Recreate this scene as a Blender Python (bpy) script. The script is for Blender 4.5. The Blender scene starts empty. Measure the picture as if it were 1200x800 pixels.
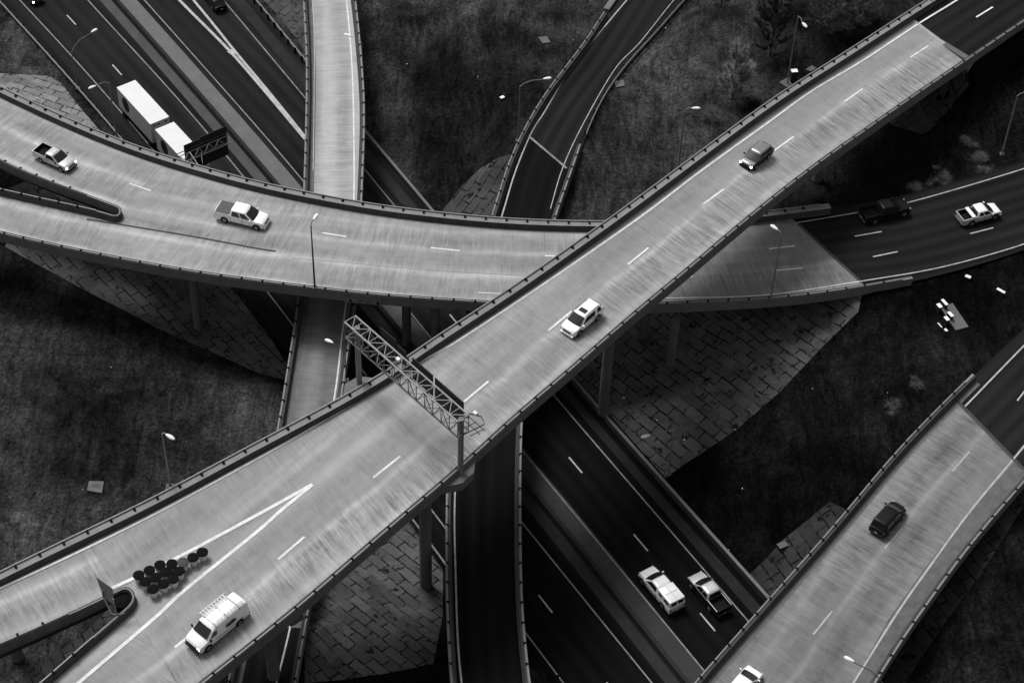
import bpy, bmesh, math, random
import numpy as np
from mathutils import Vector, Matrix, noise as mnoise
random.seed(7); np.random.seed(7)
S = bpy.context.scene
COL = S.collection
R = math.radians

# ------------------------------------------------------------------ camera
F, TILT, ROLL, CAMH = 2325.0, 0.765, 0.038, 159.0
_ca, _sa, _cr, _sr = math.cos(TILT), math.sin(TILT), math.cos(ROLL), math.sin(ROLL)
FW = np.array([0, _sa, -_ca]); _up = np.array([0, _ca, _sa]); _rt = np.array([1., 0, 0])
RT = _cr * _rt + _sr * _up
UP = -_sr * _rt + _cr * _up
cam_d = bpy.data.cameras.new('camera'); cam = bpy.data.objects.new('camera', cam_d); COL.objects.link(cam)
cam.matrix_world = Matrix(((RT[0], UP[0], -FW[0], 0), (RT[1], UP[1], -FW[1], 0), (RT[2], UP[2], -FW[2], CAMH), (0, 0, 0, 1)))
cam_d.sensor_width = 36.0; cam_d.lens = 36.0 * F / 1200.0
cam_d.clip_start = 1.0; cam_d.clip_end = 3000.0
S.camera = cam

# ------------------------------------------------------------------ light
SUN_EL, SUN_AZ = R(60), R(-42)          # azimuth from +Y (up in the picture) towards +X
sd = Vector((math.sin(SUN_AZ) * math.cos(SUN_EL), math.cos(SUN_AZ) * math.cos(SUN_EL), math.sin(SUN_EL)))
sun_d = bpy.data.lights.new('sun', 'SUN'); sun_d.energy = 1.5; sun_d.angle = R(20); sun_d.color = (1, 1, 1)
sun = bpy.data.objects.new('sun', sun_d); COL.objects.link(sun)
sun.rotation_euler = (-sd).to_track_quat('-Z', 'Y').to_euler()
W = bpy.data.worlds.new('World'); S.world = W; W.use_nodes = True
wn = W.node_tree; wn.nodes.clear()
sky = wn.nodes.new('ShaderNodeTexSky'); sky.sky_type = 'NISHITA'; sky.sun_disc = False
sky.sun_elevation = SUN_EL; sky.sun_rotation = SUN_AZ
sky.air_density = 1.0; sky.dust_density = 4.0
bw = wn.nodes.new('ShaderNodeRGBToBW'); bg = wn.nodes.new('ShaderNodeBackground'); wo = wn.nodes.new('ShaderNodeOutputWorld')
wn.links.new(sky.outputs[0], bw.inputs[0]); wn.links.new(bw.outputs[0], bg.inputs[0]); wn.links.new(bg.outputs[0], wo.inputs[0])
bg.inputs[1].default_value = 0.078
S.view_settings.view_transform = 'Standard'; S.view_settings.look = 'None'
S.view_settings.gamma = 1.0; S.view_settings.use_curve_mapping = False
S.view_settings.exposure = 0.65

# ------------------------------------------------------------------ picture <-> place
def unproj(p, z):
    d = ((p[0] - 600) / F) * RT - ((p[1] - 400) / F) * UP + FW
    t = (CAMH - z) / -d[2]
    return np.array([d[0] * t, d[1] * t, z])
def W3(p, z): return Vector(unproj(p, z))

# ------------------------------------------------------------------ materials
def new_mat(name):
    m = bpy.data.materials.new(name); m.use_nodes = True
    n = m.node_tree; n.nodes.clear()
    o = n.nodes.new('ShaderNodeOutputMaterial'); b = n.nodes.new('ShaderNodeBsdfPrincipled')
    n.links.new(b.outputs[0], o.inputs[0])
    return m, n, b
def N(n, t, **k):
    x = n.nodes.new(t)
    for a, v in k.items(): setattr(x, a, v)
    return x
def grey(v): return (v, v, v, 1)
def M_(n, op, a, b=None, clamp=False):
    x = N(n, 'ShaderNodeMath', operation=op); x.use_clamp = clamp
    for i, v in enumerate((a, b)):
        if v is None: continue
        if isinstance(v, (int, float)): x.inputs[i].default_value = v
        else: n.links.new(v, x.inputs[i])
    return x.outputs[0]
def mapr(n, v, a, b, c, d):
    x = N(n, 'ShaderNodeMapRange'); n.links.new(v, x.inputs[0])
    for i, q in enumerate((a, b, c, d)): x.inputs[i + 1].default_value = q
    return x.outputs[0]
def noise(n, vec, scale, detail=4, rough=.55, sc=(1, 1, 1), loc=(0, 0, 0), rotz=0, dist=0):
    mp = N(n, 'ShaderNodeMapping'); n.links.new(vec, mp.inputs[0]); mp.inputs[3].default_value = sc
    mp.inputs[1].default_value = loc; mp.inputs[2].default_value = (0, 0, rotz)
    t = N(n, 'ShaderNodeTexNoise'); n.links.new(mp.outputs[0], t.inputs[0])
    t.inputs['Scale'].default_value = scale; t.inputs['Detail'].default_value = detail; t.inputs['Roughness'].default_value = rough
    t.inputs['Distortion'].default_value = dist
    return t.outputs[0]
def simple(name, v, rough=.7, metal=0, var=.12, scale=3., spec=.15, emit=0, coat=0):
    m, n, b = new_mat(name)
    tc = N(n, 'ShaderNodeTexCoord')
    f = noise(n, tc.outputs['Object'], scale, 4)
    k = mapr(n, f, .3, .7, v * (1 - var), v * (1 + var))
    n.links.new(k, b.inputs['Base Color'])
    b.inputs['Roughness'].default_value = rough; b.inputs['Metallic'].default_value = metal
    b.inputs['Specular IOR Level'].default_value = spec
    b.inputs['Coat Weight'].default_value = coat
    if emit:
        b.inputs['Emission Color'].default_value = grey(1); b.inputs['Emission Strength'].default_value = emit
    return m

def deck_mat(name, base, lane=3.66, off=0., tine=.30, seed=0., strength=1.0, streaks=(), hatch=None, bandk=1.0):
    """weathered concrete deck; UV is metres along / across the road"""
    m, n, b = new_mat(name)
    uv = N(n, 'ShaderNodeUVMap').outputs[0]
    sp = N(n, 'ShaderNodeSeparateXYZ'); n.links.new(uv, sp.inputs[0]); s, t = sp.outputs[0], sp.outputs[1]
    def c(v, lo=.33, hi=.67): return mapr(n, v, lo, hi, -1, 1)
    big = c(noise(n, uv, .16, 4, .6, (.35, 1.0, 1), (seed, 0, 0)))
    cross = c(noise(n, uv, 1.0, 5, .68, (.95, .20, 1), (seed, 3, 0), dist=.6))    # streaks across the road
    tin = c(noise(n, uv, 1.0, 4, .75, (3.4, .28, 1), (seed, 9, 0), dist=.5))
    blot = c(noise(n, uv, .7, 4, .62, (1, 1, 1), (seed, 13, 0)))
    along = c(noise(n, uv, 1.0, 3, .5, (.03, .62, 1), (seed, 5, 0), dist=.3))
    fine = c(noise(n, uv, 7.0, 3, .7))
    ph = M_(n, 'MULTIPLY', M_(n, 'ADD', t, off), 2 * math.pi / lane)
    band = M_(n, 'COSINE', M_(n, 'ADD', ph, M_(n, 'MULTIPLY', big, .15)))          # +1 on lane edge, -1 in lane centre
    bandw = mapr(n, noise(n, uv, .05, 2), .35, .65, .08, .20)
    tmask = mapr(n, noise(n, uv, .09, 3, .5, (.5, 1.8, 1), (seed, 1, 0)), .40, .60, .25, 1.0)
    v = M_(n, 'ADD', 1.0, M_(n, 'MULTIPLY', M_(n, 'MULTIPLY', band, bandw), bandk))
    wob = M_(n, 'MULTIPLY', c(noise(n, uv, .12, 3, .5, (1, .2, 1), (seed + 3, 0, 0))), .22)
    for t0, w0, amp in streaks:        # long worn or polished stripes at fixed places across the deck
        q = M_(n, 'DIVIDE', M_(n, 'SUBTRACT', M_(n, 'ADD', t, wob), t0), w0); gq = M_(n, 'EXPONENT', M_(n, 'MULTIPLY', M_(n, 'MULTIPLY', q, q), -1.0))
        ga = mapr(n, noise(n, uv, .35, 4, .6, (.5, 1, 1), (seed + t0 * 7, 0, 0)), .36, .6, amp * .35, amp * 1.3)
        v = M_(n, 'ADD', v, M_(n, 'MULTIPLY', gq, ga))
    if hatch: tmask = M_(n, 'MULTIPLY', tmask, mapr(n, t, hatch[0] - .4, hatch[0] + .4, hatch[1], hatch[2]))
    def add(v, x, k, mask=None):
        x = M_(n, 'MULTIPLY', x, k)
        if mask is not None: x = M_(n, 'MULTIPLY', x, mask)
        return M_(n, 'ADD', v, x)
    v = add(v, cross, .17 * strength, tmask); v = add(v, tin, tine * .95 * strength, tmask)
    v = add(v, along, .11 * strength); v = add(v, big, .11 * strength); v = add(v, blot, .08 * strength); v = add(v, fine, .045)
    lanem = M_(n, 'ADD', .8, M_(n, 'MULTIPLY', band, -.35)); v = add(v, M_(n, 'MULTIPLY', tin, lanem), .06 * strength)
    fr = M_(n, 'FRACT', M_(n, 'MULTIPLY', s, 1 / 6.1))
    jt = M_(n, 'LESS_THAN', fr, .012)
    jn = mapr(n, noise(n, uv, .5, 2), .4, .6, .0, .25)
    v = M_(n, 'SUBTRACT', v, M_(n, 'MULTIPLY', jt, jn))
    sp2 = noise(n, uv, 1.3, 2, .5, (1, 1, 1), (seed + 20, 0, 0))
    v = M_(n, 'SUBTRACT', v, mapr(n, sp2, .72, .80, 0, .3))
    col = M_(n, 'MULTIPLY', M_(n, 'MAXIMUM', v, .2), base)
    n.links.new(col, b.inputs['Base Color']); b.inputs['Roughness'].default_value = .9
    b.inputs['Specular IOR Level'].default_value = .25
    bp = N(n, 'ShaderNodeBump'); bp.inputs['Strength'].default_value = .25; bp.inputs['Distance'].default_value = .02
    n.links.new(tin, bp.inputs['Height']); n.links.new(bp.outputs[0], b.inputs['Normal'])
    return m

def asphalt_mat(name, base, lane=3.66, off=0., seed=0., grad=False):
    m, n, b = new_mat(name)
    uv = N(n, 'ShaderNodeUVMap').outputs[0]
    sp = N(n, 'ShaderNodeSeparateXYZ'); n.links.new(uv, sp.inputs[0]); t = sp.outputs[1]
    along = noise(n, uv, 1.0, 4, .6, (.03, .9, 1), (seed, 5, 0))
    fine = noise(n, uv, 9.0, 3, .7); big = noise(n, uv, .1, 3, .6, (.5, 1, 1), (seed, 0, 0))
    ph = M_(n, 'MULTIPLY', M_(n, 'ADD', t, off), 4 * math.pi / lane)
    band = M_(n, 'COSINE', ph)
    v = M_(n, 'ADD', 1.0, M_(n, 'MULTIPLY', band, .22))
    v = M_(n, 'ADD', v, M_(n, 'MULTIPLY', M_(n, 'SUBTRACT', along, .5), 1.1))
    v = M_(n, 'ADD', v, M_(n, 'MULTIPLY', M_(n, 'SUBTRACT', big, .5), 1.1))
    v = M_(n, 'ADD', v, M_(n, 'MULTIPLY', M_(n, 'SUBTRACT', fine, .5), .5))
    if grad:      # base colour gets darker towards low y
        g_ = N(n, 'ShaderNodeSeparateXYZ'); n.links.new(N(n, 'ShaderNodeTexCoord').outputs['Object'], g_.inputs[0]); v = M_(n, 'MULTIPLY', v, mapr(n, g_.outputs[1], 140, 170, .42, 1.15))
    n.links.new(M_(n, 'MULTIPLY', v, base), b.inputs['Base Color'])
    b.inputs['Roughness'].default_value = .95; b.inputs['Specular IOR Level'].default_value = .06
    return m

def stained(name, base, amt=.5, scale=.8, sz=.25, grad=None):
    m, n, b = new_mat(name)
    tc = N(n, 'ShaderNodeTexCoord').outputs['Object']
    a = noise(n, tc, scale, 5, .65, (1, 1, sz)); c = noise(n, tc, scale * 6, 4, .65, (1, 1, sz)); e = noise(n, tc, .15, 3)
    v = M_(n, 'ADD', 1.0, M_(n, 'MULTIPLY', M_(n, 'SUBTRACT', a, .5), amt * 2))
    v = M_(n, 'ADD', v, M_(n, 'MULTIPLY', M_(n, 'SUBTRACT', c, .5), amt * 1.2))
    v = M_(n, 'ADD', v, M_(n, 'MULTIPLY', M_(n, 'SUBTRACT', e, .5), amt))
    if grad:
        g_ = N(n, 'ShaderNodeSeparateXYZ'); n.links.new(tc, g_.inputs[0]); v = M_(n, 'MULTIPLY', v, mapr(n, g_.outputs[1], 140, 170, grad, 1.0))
    n.links.new(M_(n, 'MULTIPLY', v, base), b.inputs['Base Color']); b.inputs['Roughness'].default_value = .9
    b.inputs['Specular IOR Level'].default_value = .1
    return m

def paint_line_mat(nm, lo, hi):
    m, n, b = new_mat(nm)
    tc = N(n, 'ShaderNodeTexCoord').outputs['Object']
    a = noise(n, tc, 1.2, 5, .7); v = mapr(n, a, .3, .6, lo, hi)
    n.links.new(v, b.inputs['Base Color']); b.inputs['Roughness'].default_value = .7
    return m

def paver_mat(name, ang, base=.07, joint=.004, seed=0.):
    m, n, b = new_mat(name)
    tc = N(n, 'ShaderNodeTexCoord').outputs['Object']
    wob = N(n, 'ShaderNodeTexNoise'); wob.inputs['Scale'].default_value = 1.4; wob.inputs['Detail'].default_value = 3
    n.links.new(tc, wob.inputs[0])
    vs = N(n, 'ShaderNodeVectorMath', operation='SUBTRACT'); n.links.new(wob.outputs[1], vs.inputs[0]); vs.inputs[1].default_value = (.5, .5, .5)
    vm = N(n, 'ShaderNodeVectorMath', operation='SCALE'); n.links.new(vs.outputs[0], vm.inputs[0]); vm.inputs[3].default_value = .22
    va = N(n, 'ShaderNodeVectorMath', operation='ADD'); n.links.new(tc, va.inputs[0]); n.links.new(vm.outputs[0], va.inputs[1])
    mp = N(n, 'ShaderNodeMapping'); n.links.new(va.outputs[0], mp.inputs[0]); mp.inputs[2].default_value = (0, 0, ang)
    mp.inputs[1].default_value = (seed, 0, 0)
    br = N(n, 'ShaderNodeTexBrick'); n.links.new(mp.outputs[0], br.inputs[0])
    br.inputs['Scale'].default_value = 1.0; br.inputs['Brick Width'].default_value = 2.3; br.inputs['Row Height'].default_value = 1.15
    br.inputs['Mortar Size'].default_value = .095; br.inputs['Mortar Smooth'].default_value = .35; br.offset = .5
    br.inputs['Color1'].default_value = grey(.75); br.inputs['Color2'].default_value = grey(1.15); br.inputs['Mortar'].default_value = grey(1)
    jn = mapr(n, noise(n, tc, .45, 3, .6), .38, .52, 0.15, 1.0)
    jn2 = mapr(n, noise(n, tc, 1.9, 3, .6), .36, .50, 0.2, 1.0)
    jf = M_(n, 'MULTIPLY', br.outputs['Fac'], M_(n, 'MULTIPLY', jn, jn2), True)
    bl = mapr(n, noise(n, tc, .9, 4, .6, loc=(4, 2, 0)), .60, .68, 0, .9)
    jf = M_(n, 'MAXIMUM', jf, bl)
    st = noise(n, tc, .25, 5, .65); fi = noise(n, tc, 5, 4, .7)
    bwv = N(n, 'ShaderNodeRGBToBW'); n.links.new(br.outputs['Color'], bwv.inputs[0])
    v = M_(n, 'MULTIPLY', bwv.outputs[0], base)
    v = M_(n, 'MULTIPLY', v, mapr(n, st, .3, .7, .6, 1.35))
    v = M_(n, 'MULTIPLY', v, mapr(n, fi, .3, .7, .8, 1.2))
    mx = N(n, 'ShaderNodeMix'); n.links.new(jf, mx.inputs[0]); n.links.new(v, mx.inputs[2]); mx.inputs[3].default_value = joint
    n.links.new(mx.outputs[0], b.inputs['Base Color']); b.inputs['Roughness'].default_value = .95
    b.inputs['Specular IOR Level'].default_value = .1
    return m

def grass_mat():
    m, n, b = new_mat('winter_grass')
    tc = N(n, 'ShaderNodeTexCoord').outputs['Object']
    big = noise(n, tc, .03, 4, .6, dist=.5)
    mid = noise(n, tc, .16, 5, .65, dist=.4)
    mp = N(n, 'ShaderNodeMapping'); n.links.new(tc, mp.inputs[0]); mp.inputs[1].default_value = (-20, -205, 0)
    ln = N(n, 'ShaderNodeVectorMath', operation='LENGTH'); n.links.new(mp.outputs[0], ln.inputs[0])
    warp = noise(n, tc, .05, 3, .5)
    rad = M_(n, 'ADD', ln.outputs['Value'], M_(n, 'MULTIPLY', warp, 26))
    cx = N(n, 'ShaderNodeCombineXYZ'); n.links.new(rad, cx.inputs[0]); n.links.new(M_(n, 'MULTIPLY', warp, 6.), cx.inputs[1])
    arcs = N(n, 'ShaderNodeTexNoise'); n.links.new(cx.outputs[0], arcs.inputs[0]); arcs.inputs['Scale'].default_value = .6; arcs.inputs['Detail'].default_value = 4; arcs.inputs['Roughness'].default_value = .65
    st = noise(n, tc, .9, 5, .7, (1.1, .22, 1), rotz=R(34), dist=1.1)
    fi = noise(n, tc, 2.6, 6, .75, dist=.6); mi = noise(n, tc, 9, 4, .8)
    v = mapr(n, big, .38, .62, .38, 1.75)
    v = M_(n, 'MULTIPLY', v, mapr(n, mid, .34, .66, .42, 1.75))
    g_ = N(n, 'ShaderNodeSeparateXYZ'); n.links.new(tc, g_.inputs[0]); dr = M_(n, 'SUBTRACT', g_.outputs[0], M_(n, 'MULTIPLY', g_.outputs[1], .9))
    v = M_(n, 'MULTIPLY', v, mapr(n, M_(n, 'ADD', dr, M_(n, 'MULTIPLY', M_(n, 'SUBTRACT', mid, .5), 50)), -152, -108, 1.25, .30))
    v = M_(n, 'MULTIPLY', v, mapr(n, arcs.outputs[0], .35, .65, .82, 1.2))
    v = M_(n, 'MULTIPLY', v, mapr(n, st, .33, .67, .5, 1.7))
    v = M_(n, 'MULTIPLY', v, mapr(n, fi, .36, .66, .35, 1.75))
    v = M_(n, 'MULTIPLY', v, mapr(n, mi, .33, .67, .4, 1.6))
    n.links.new(M_(n, 'MULTIPLY', v, .0175), b.inputs['Base Color'])
    b.inputs['Roughness'].default_value = 1; b.inputs['Specular IOR Level'].default_value = .02
    bp = N(n, 'ShaderNodeBump'); bp.inputs['Strength'].default_value = .8; bp.inputs['Distance'].default_value = .25
    n.links.new(fi, bp.inputs['Height']); n.links.new(bp.outputs[0], b.inputs['Normal'])
    return m

MAT = dict(
    deckA=deck_mat('deck_concrete_high', .275, off=1.2, seed=3, strength=.9, bandk=.25, hatch=(4.9, 1.55, .38), streaks=((4.75, .36, .32), (1.25, .40, .28), (2.9, .9, -.13), (6.7, .9, -.10), (9.2, .7, .10), (12.0, .5, .12), (14.0, 1.0, -.07))),
    deckC=deck_mat('deck_concrete_curve', .285, off=.2, seed=31, tine=.22, strength=.9, bandk=.25, streaks=((1.05, .40, .55), (5.0, .45, .42), (8.5, .40, .30), (3.1, .9, -.16), (6.8, .9, -.20), (10.2, .7, -.14), (11.6, .4, .22), (13.5, .6, -.15), (15.5, .6, .15))),
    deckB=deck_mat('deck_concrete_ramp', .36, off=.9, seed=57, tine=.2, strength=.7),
    deckC2=deck_mat('grimy_shaded_deck_concrete', .215, off=.2, seed=41, tine=.22, strength=1.0, bandk=.3, streaks=((1.1, .35, .30), (5.0, .38, .2), (8.5, .25, .14), (3.1, .8, -.15), (6.8, .9, -.15), (10.4, .8, -.2))),  # darker deck copy: grime plus the highest bridge's shade put into the colour
    deckB2=deck_mat('shaded_deck_concrete', .17, off=.9, seed=63, tine=.2, strength=1.1),  # darker ramp copy: shade of the bridges above is put into its colour
    deckE=deck_mat('deck_concrete_wide', .175, off=.5, seed=77, tine=.2, strength=1.15, bandk=.3, streaks=((6.7, .3, .25), (10.0, .5, .2), (8.5, .8, -.12), (4.8, .8, -.15))),
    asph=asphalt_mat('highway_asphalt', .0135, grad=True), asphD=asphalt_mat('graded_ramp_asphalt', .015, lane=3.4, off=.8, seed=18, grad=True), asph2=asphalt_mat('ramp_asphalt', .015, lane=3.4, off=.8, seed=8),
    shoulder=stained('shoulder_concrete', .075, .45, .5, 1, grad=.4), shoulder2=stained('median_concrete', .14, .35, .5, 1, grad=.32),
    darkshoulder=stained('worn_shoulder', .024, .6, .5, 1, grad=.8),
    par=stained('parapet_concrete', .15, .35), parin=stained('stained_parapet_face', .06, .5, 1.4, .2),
    fascia=stained('fascia_concrete', .11, .3), wingwall=stained('wing_wall_concrete', .30, .3), twigp=simple('pale_twig', .34, .95, var=.4), pier=stained('pier_concrete', .12, .3),
    girder=simple('girder_steel', .05, .6), darkrail=simple('rail_aluminium', .22, .6, .2), dirt=stained('gutter_dirt', .13, .5, .9, 1), rail=simple('rail_metal', .33, .5, .3), post=simple('dark_post', .006, .9, spec=.1),
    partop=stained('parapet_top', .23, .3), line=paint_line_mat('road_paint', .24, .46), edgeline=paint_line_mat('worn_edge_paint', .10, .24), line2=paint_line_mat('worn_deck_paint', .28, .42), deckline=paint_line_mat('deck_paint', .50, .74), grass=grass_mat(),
    barrier=stained('grimy_barrier', .025, .4), wall=stained('wall_concrete', .06, .4),
    galv=simple('galvanized_steel', .30, .6, 0), galvm=simple('weathered_steel', .15, .6), galvd=simple('dark_steel', .07, .6, 0), signback=simple('sign_back', .03, .6, 0),
    lampwhite=simple('lamp_housing', .75, .5), pole=simple('pole_metal', .20, .6, 0),
    white=simple('white_car_paint', .86, .35, spec=.5, var=.02, coat=.6), silver=simple('silver_car_paint', .52, .3, .3, spec=.5, var=.02, coat=.6),
    greyp=simple('grey_car_paint', .19, .3, .2, spec=.5, var=.02, coat=.6), black=simple('black_car_paint', .007, .35, spec=.14, var=.02, coat=.06),
    darkp=simple('dark_car_paint', .007, .35, spec=.14, var=.02, coat=.06),
    glass=simple('car_glass', .012, .12, var=.05, spec=.6), tyre=simple('tyre_rubber', .012, .9), rim=simple('wheel_rim', .3, .4, .7),
    trim=simple('black_trim', .015, .7), bed=simple('bed_liner', .010, .9, spec=.1), tonneau=simple('tonneau_vinyl', .10, .8),
    lamp_on=simple('headlight_on', .9, .3, emit=6), lens=simple('lamp_lens', .45, .2), tail=simple('tail_lens', .05, .3),
    trailer=simple('trailer_panel', .72, .5, var=.04, scale=.8), trailers=simple('trailer_side', .36, .5, var=.06, scale=.8),
    barrel=simple('barrel_plastic', .5, .6), lid=simple('barrel_lid', .006, .8, spec=.05), box=simple('white_box', .85, .5),
    cabinet=simple('dark_cabinet', .03, .6), pad=stained('pad_concrete', .12, .3, 1, 1), bark=simple('bark', .055, .9), twig=simple('twig', .13, .95, var=.4), twigd=simple('dark_twig', .02, .95, var=.4),
)
PAV = [paver_mat('slope_paving_%s' % k, a, b, seed=s) for k, a, b, s in
       (('pale', R(18), .21, 0), ('dark', R(48), .078, 4), ('mid', R(-52), .07, 9), ('worn', R(40), .085, 15), ('dim', R(62), .034, 22))]

# ------------------------------------------------------------------ object helpers
def tag(o, label=None, cat=None, group=None, kind=None):
    if label: o['label'] = label
    if cat: o['category'] = cat
    if group: o['group'] = group
    if kind: o['kind'] = kind
    return o
def empty(name, loc, rz=0, label=None, cat=None, group=None):
    o = bpy.data.objects.new(name, None); COL.objects.link(o); o.location = loc; o.rotation_euler = (0, 0, rz)
    o.empty_display_size = .5
    return tag(o, label, cat, group)
def obj(name, bm, mat, parent=None, smooth=None, world=False):
    """link bm as one mesh object; world=True: bm is in world coordinates while the parent is placed"""
    bmesh.ops.recalc_face_normals(bm, faces=bm.faces)
    if smooth:
        lim = R(smooth)
        for f in bm.faces: f.smooth = True
        for e in bm.edges:
            if len(e.link_faces) == 2 and e.calc_face_angle(0) > lim: e.smooth = False
    if world and parent is not None:
        bm.transform(Matrix.LocRotScale(parent.location, parent.rotation_euler, None).inverted())
    me = bpy.data.meshes.new(name); bm.to_mesh(me); bm.free()
    for mm in (mat if isinstance(mat, (list, tuple)) else [mat]): me.materials.append(mm)
    o = bpy.data.objects.new(name, me); COL.objects.link(o)
    if parent is not None: o.parent = parent
    return o
def box(bm, c, s, rz=0, mi=0, bev=0, rot=None):
    r = bmesh.ops.create_cube(bm, size=1)
    vs = r['verts']
    M = Matrix.Translation(c) @ (rot if rot else Matrix.Rotation(rz, 4, 'Z')) @ Matrix.Diagonal((*s, 1))
    bmesh.ops.transform(bm, matrix=M, verts=vs)
    fs = set(f for v in vs for f in v.link_faces)
    for f in fs: f.material_index = mi
    if bev:
        es = list(set(e for f in fs for e in f.edges))
        bmesh.ops.bevel(bm, geom=es, offset=bev, segments=2, affect='EDGES', profile=.6)
def tube(bm, pts, r, seg=6, r2=None, cap=True, mi=0):
    pts = [Vector(p) for p in pts]; rings = []
    n = len(pts)
    for i, p in enumerate(pts):
        d = (pts[min(i + 1, n - 1)] - pts[max(i - 1, 0)]).normalized()
        a = Vector((0, 0, 1)) if abs(d.z) < .9 else Vector((1, 0, 0))
        u = d.cross(a).normalized(); v = d.cross(u)
        rr = r if r2 is None else r + (r2 - r) * i / max(1, n - 1)
        rings.append([bm.verts.new(p + (u * math.cos(t) + v * math.sin(t)) * rr) for t in [2 * math.pi * k / seg for k in range(seg)]])
    for a, b in zip(rings, rings[1:]):
        for k in range(seg):
            f = bm.faces.new((a[k], a[(k + 1) % seg], b[(k + 1) % seg], b[k])); f.material_index = mi
    if cap:
        for q in (rings[0], rings[-1][::-1]):
            f = bm.faces.new(q); f.material_index = mi
def bar(bm, a, b, w, mi=0): tube(bm, [a, b], w * .7, 4, mi=mi)
def cyl(bm, c, r, h, seg=20, r2=None, mi=0, axis='Z'):
    c = Vector(c); ax = {'Z': Vector((0, 0, 1)), 'Y': Vector((0, 1, 0)), 'X': Vector((1, 0, 0))}[axis]
    tube(bm, [c - ax * h / 2, c + ax * h / 2], r, seg, r if r2 is None else r2, mi=mi)
def loft(bm, rings, mi=0, caps=True):
    vr = [[bm.verts.new(p) for p in r] for r in rings]
    n = len(vr[0])
    for a, b in zip(vr, vr[1:]):
        for k in range(n):
            f = bm.faces.new((a[k], a[(k + 1) % n], b[(k + 1) % n], b[k])); f.material_index = mi
    if caps:
        for q in (vr[0], vr[-1][::-1]):
            f = bm.faces.new(q); f.material_index = mi

# ------------------------------------------------------------------ polylines
def catmull(P, n=12):
    P = [np.array(p, float) for p in P]; P = [2 * P[0] - P[1]] + P + [2 * P[-1] - P[-2]]
    out = []
    for i in range(1, len(P) - 2):
        for k in range(n):
            t = k / n
            out.append(.5 * ((2 * P[i]) + (-P[i - 1] + P[i + 1]) * t + (2 * P[i - 1] - 5 * P[i] + 4 * P[i + 1] - P[i + 2]) * t * t + (-P[i - 1] + 3 * P[i] - 3 * P[i + 1] + P[i + 2]) * t ** 3))
    out.append(P[-2]); return np.array(out)
def resample(P, step):
    P = np.array(P, float); d = np.r_[0, np.cumsum(np.linalg.norm(np.diff(P[:, :2], axis=0), axis=1))]
    n = max(2, int(round(d[-1] / step)) + 1); s = np.linspace(0, d[-1], n)
    return np.stack([np.interp(s, d, P[:, k]) for k in range(P.shape[1])], 1)
def smoothw(P, it=8):
    P = P.copy()
    for _ in range(it): P[1:-1] = .25 * P[:-2] + .5 * P[1:-1] + .25 * P[2:]
    return P
def tang(P):
    d = np.gradient(P[:, :2], axis=0); return d / np.linalg.norm(d, axis=1)[:, None]
def edge_world(px, zf, dz=.8, step=1.2, it=10):
    """traced parapet-top edge -> world polyline whose z is the deck height"""
    c = catmull(px); w = np.array([unproj(p, zf(p) + dz) for p in c]); w[:, 2] -= dz
    w = resample(w, step); return smoothw(w, it)
def extend(P, m):
    a = P[0] + (P[0] - P[3]) / np.linalg.norm((P[0] - P[3])[:2]) * m; b = P[-1] + (P[-1] - P[-4]) / np.linalg.norm((P[-1] - P[-4])[:2]) * m
    return np.vstack([a, P, b])
def cross_match(L, Rr):
    """for each point of L the point of R along L's normal"""
    Re = extend(Rr, 25); T = tang(L); out = []; keep = []
    for i, p in enumerate(L):
        nrm = np.array([-T[i][1], T[i][0]]); best = None
        for a, b in zip(Re, Re[1:]):
            d = b - a; A = np.array([[nrm[0], -d[0]], [nrm[1], -d[1]]]); det = np.linalg.det(A)
            if abs(det) < 1e-9: continue
            t, u = np.linalg.solve(A, (a - p)[:2])
            if -1e-6 <= u <= 1 and abs(t) < 40 and (best is None or abs(t) < abs(best[0])): best = (t, a + d * u)
        if best is not None: out.append(best[1]); keep.append(i)
    return L[keep], np.array(out)
class Road:
    def __init__(s, L, Rr):
        s.L, s.R = cross_match(L, Rr); s.R = smoothw(s.R, 4); s.C = (s.L + s.R) / 2
        s.T = tang(s.C)
    def near(s, x, y): return int(np.argmin((s.C[:, 0] - x) ** 2 + (s.C[:, 1] - y) ** 2))
    def z(s, x, y):
        q = np.array([x, y]); i = s.near(x, y); j = min(len(s.C) - 1, i + 1) if (q - s.C[i, :2]) @ s.T[i] > 0 else max(0, i - 1)
        def lat(k):
            a, b = s.L[k], s.R[k]; d = (b - a)[:2]; t = np.clip(((q - a[:2]) @ d) / (d @ d), -.2, 1.2); return a[2] + t * (b[2] - a[2])
        if i == j: return lat(i)
        d = s.C[j] - s.C[i]; t = np.clip(((q - s.C[i, :2]) @ d[:2]) / (d[:2] @ d[:2]), 0, 1)
        return lat(i) * (1 - t) + lat(j) * t
    def at(s, p, dz=0):
        z = s.C[len(s.C) // 2, 2]
        for _ in range(12):
            q = unproj(p, z + dz); z = s.z(q[0], q[1])
        return Vector((q[0], q[1], z + dz))
    def inside(s, x, y, m=0):
        i = s.near(x, y); return abs((np.array([x, y]) - s.C[i, :2]) @ s.T[i]) < 3 and np.linalg.norm(np.array([x, y]) - s.C[i, :2]) < np.linalg.norm(s.L[i, :2] - s.R[i, :2]) / 2 + m

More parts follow.
